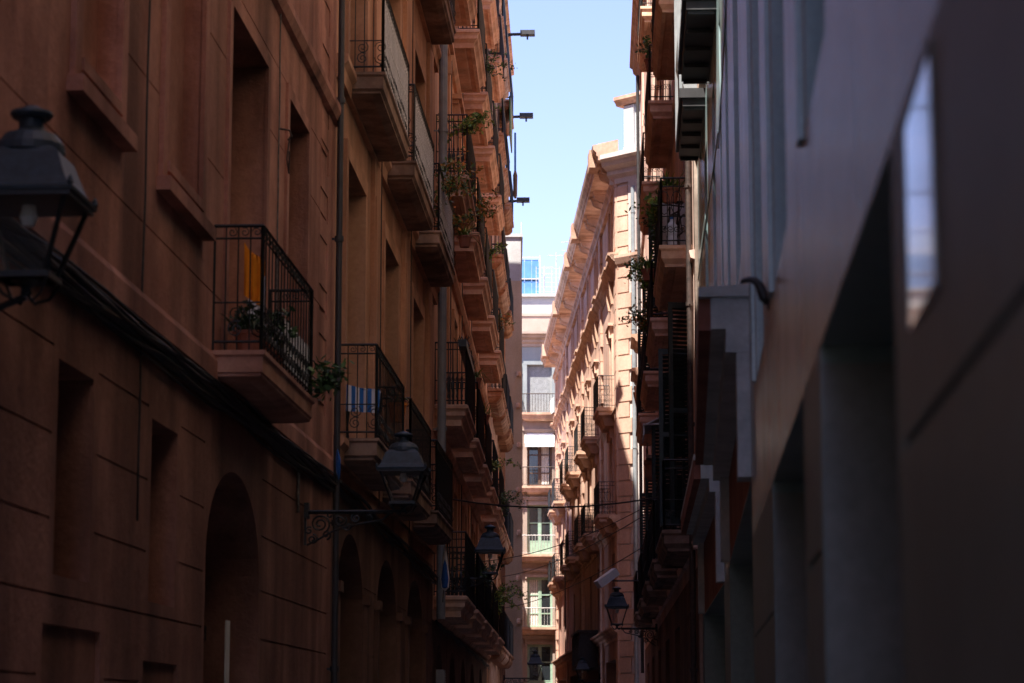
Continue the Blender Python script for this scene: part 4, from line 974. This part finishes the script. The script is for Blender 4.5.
# bicycle, white board and bottle on the D balcony
t = thing('bicycle', 'dark bicycle parked on the right balcony behind the rail', 'bicycle'); D.top(t, D.sY(34.3), .22, 8.32, R(16))
for x in (-.38,.38):
    mb = MB(); r_ = .25
    mb.tube([(x+r_*math.cos(a_*math.pi/12), 0, r_+r_*math.sin(a_*math.pi/12)) for a_ in range(25)], .016, 5)
    w_ = link('wheel', mb.mesh('wheel', M['iron'], fix=False), t); mb = MB()
    for k in range(10): mb.tube([(x,0,r_),(x+r_*math.cos(k*.628),0,r_+r_*math.sin(k*.628))], .003, 3)
    link('spokes', mb.mesh('spokes', M['ironpale'], fix=False), w_)
mb = MB()
for p in ([(-.38,0,.25),(-.2,0,.6),(.25,0,.62),(.38,0,.25)], [(-.38,0,.25),(-.03,0,.24),(.25,0,.6)], [(-.03,0,.24),(-.22,0,.7)], [(.25,0,.6),(.22,0,.75)]): mb.tube(p, .014, 6)
link('frame', mb.mesh('frame', M['iron']), t); mb = MB(); mb.tube([(.22,-.22,.76),(.22,0,.78),(.22,.22,.76)], .012, 6); link('handlebar', mb.mesh('handlebar', M['iron']), t)
mb = MB(); mb.lathe([(.001,.7),(.06,.7),(.07,.73),(.001,.75)], 10, (-.22,0,0)); link('saddle', mb.mesh('saddle', M['iron']), t)
t = thing('storage_cabinet', 'pale grey cabinet standing behind the bicycle on the right balcony', 'cabinet'); D.top(t, D.sY(34.9), .22, 8.32, R(90))
mb = MB(); mb.box(-.19,.19,-.14,.14,0,.86); link('body', mb.mesh('body', M['whitewall']), t); mb = MB(); mb.box(-.05,.05,.14,.155,.66,.69); mb.box(-.17,.17,.141,.147,.42,.43); link('handle', mb.mesh('handle', M['pipedark']), t)
t = thing('water_bottle', 'large clear water bottle with a blue cap on the bicycle balcony', 'bottle'); D.top(t, D.sY(33.7), .28, 8.32)
mb = MB(); mb.lathe([(.001,0),(.075,.01),(.08,.1),(.072,.14),(.08,.18),(.08,.3),(.03,.36),(.025,.4),(.001,.4)], 14); link('body', mb.mesh('body', simple('bottle_plastic', (.55,.62,.72), rough=.15, var=.1)), t)
mb = MB(); mb.lathe([(.001,.39),(.03,.39),(.03,.43),(.001,.43)], 12); link('cap', mb.mesh('cap', M['blue']), t)
# roof arms on the left roofline
for i, (Y, z, L, lab) in enumerate(((75, 23.5, 1.25, 'dark flood lamp arm sticking out from the left roofline, topmost of three'), (81, 22.3, 1.1, 'dark flood lamp arm sticking out from the left roofline, middle one of three'), (85.5, 20.3, .9, 'dark flood lamp arm sticking out from the left roofline, lowest of three'))):
    t = thing('floodlight', lab, 'floodlight', group='flood lamps on arms at the left roofline'); G.top(t, G.sY(Y), -.1, z)
    mb = MB(); mb.tube([(0,0,0),(0,L,.03)], .05, 6); mb.tube([(0,0,-.12),(0,L*.5,-.02)], .02, 4); link('arm', mb.mesh('arm', M['pipedark']), t)
    mb = MB(); mb.box(-.16,.16,L-.35,L+.12,-.02,.12); mb.tube([(0,L-.12,-.02),(0,L-.12,-.16)], .03, 6); link('lamp_head', mb.mesh('lamp_head', M['pipedark']), t)
# rolled sun blinds and awning at the far end of G
t = thing('sun_blind', 'green and yellow striped sun blind hanging over a high far-left balcony', 'sun blind'); G.top(t, G.sY(78), .40, 20.6)
mb = MB(); mb.box(-1.2,1.2,0,.04,0,1.3); link('fabric', mb.mesh('fabric', M['awning']), t); mb = MB(); mb.tube([(-1.2,.02,1.32),(1.2,.02,1.32)], .04, 8); link('roller', mb.mesh('roller', M['pipedark']), t)
t = thing('rolled_blind', 'brown rolled blind hanging from a blue rod at the far left roofline', 'sun blind'); G.top(t, G.sY(80), .52, 19.2)
mb = MB(); mb.tube([(0,0,.9),(0,0,2.3)], .035, 6); link('rod', mb.mesh('rod', M['bluetank']), t); mb = MB(); mb.lathe([(.03,0),(.07,.1),(.08,.8),(.04,.95)], 10); link('fabric', mb.mesh('fabric', M['shade']), t)
# laundry on S/E
t = cloth(S, 103, .75, 5.6, .9, 2.4, 'pipedark', 'dark_sheet', 'long dark sheet hanging from the shadowed salmon facade', 'cloth', 0, .4, 9)
t = cloth(S, 118, .7, 0, .4, .8, 'whitecloth', 'white_cloth', 'white cloth over the rail of the top grey balcony of the end house', 'cloth', R(30), .8, 11); t.location = (2.15, 129.35, 18.2)
t = thing('ac_unit', 'grey ribbed box on the dark wall under the left lanterns', 'box'); Cf.top(t, Cf.sY(41.2), .05, 2.05)
mb = MB(); mb.box(-.2,.2,0,.14,0,.42); link('body', mb.mesh('body', M['greyshut']), t); mb = MB()
for k in range(8): mb.box(-.18,.18,.141,.15,.03+k*.045,.05+k*.045)
link('grille', mb.mesh('grille', M['ironpale']), t)

# ================================================================== light, sky, camera
sun_dir = Vector((-.27, -.45, 1.0)).normalized()
w = bpy.data.worlds.new('World'); scene.world = w; w.use_nodes = True
nt = w.node_tree; bg = nt.nodes['Background']; sky = nt.nodes.new('ShaderNodeTexSky'); sky.sky_type = 'NISHITA'; sky.sun_disc = False
sky.sun_elevation = math.asin(sun_dir.z); sky.sun_rotation = math.atan2(sun_dir.x, sun_dir.y); sky.air_density = 1.0; sky.dust_density = .5; sky.ozone_density = 2.5; sky.altitude = 20
tint = nt.nodes.new('ShaderNodeMixRGB'); tint.blend_type = 'MULTIPLY'; tint.inputs[0].default_value = 1; tint.inputs[2].default_value = (1.03, .87, 1.04, 1)
nt.links.new(sky.outputs[0], tint.inputs[1]); nt.links.new(tint.outputs[0], bg.inputs[0]); bg.inputs[1].default_value = .07
sl = bpy.data.lights.new('sun', 'SUN'); sl.energy = 3.4; sl.angle = R(.5); sl.color = (1, .93, .84)
so_ = bpy.data.objects.new('sun', sl); COL.objects.link(so_); so_.rotation_euler = sun_dir.to_track_quat('Z', 'Y').to_euler(); so_.location = (0, 0, 60)

cam = bpy.data.cameras.new('camera'); co_ = bpy.data.objects.new('camera', cam); COL.objects.link(co_); scene.camera = co_
co_.location = (0, 0, 1.6); co_.rotation_euler = (R(99.0), 0, 0)
cam.sensor_width = 36; cam.lens = 36*2400/1024; cam.clip_start = .05; cam.clip_end = 4000
cam.dof.use_dof = True; cam.dof.focus_distance = 44; cam.dof.aperture_fstop = 3.6
scene.view_settings.view_transform = 'Standard'; scene.view_settings.look = 'None'; scene.view_settings.gamma = 1; scene.view_settings.exposure = 2.2
scene.view_settings.use_curve_mapping = False
scene.cycles.max_bounces = 8; scene.cycles.diffuse_bounces = 5; scene.cycles.use_denoising = True
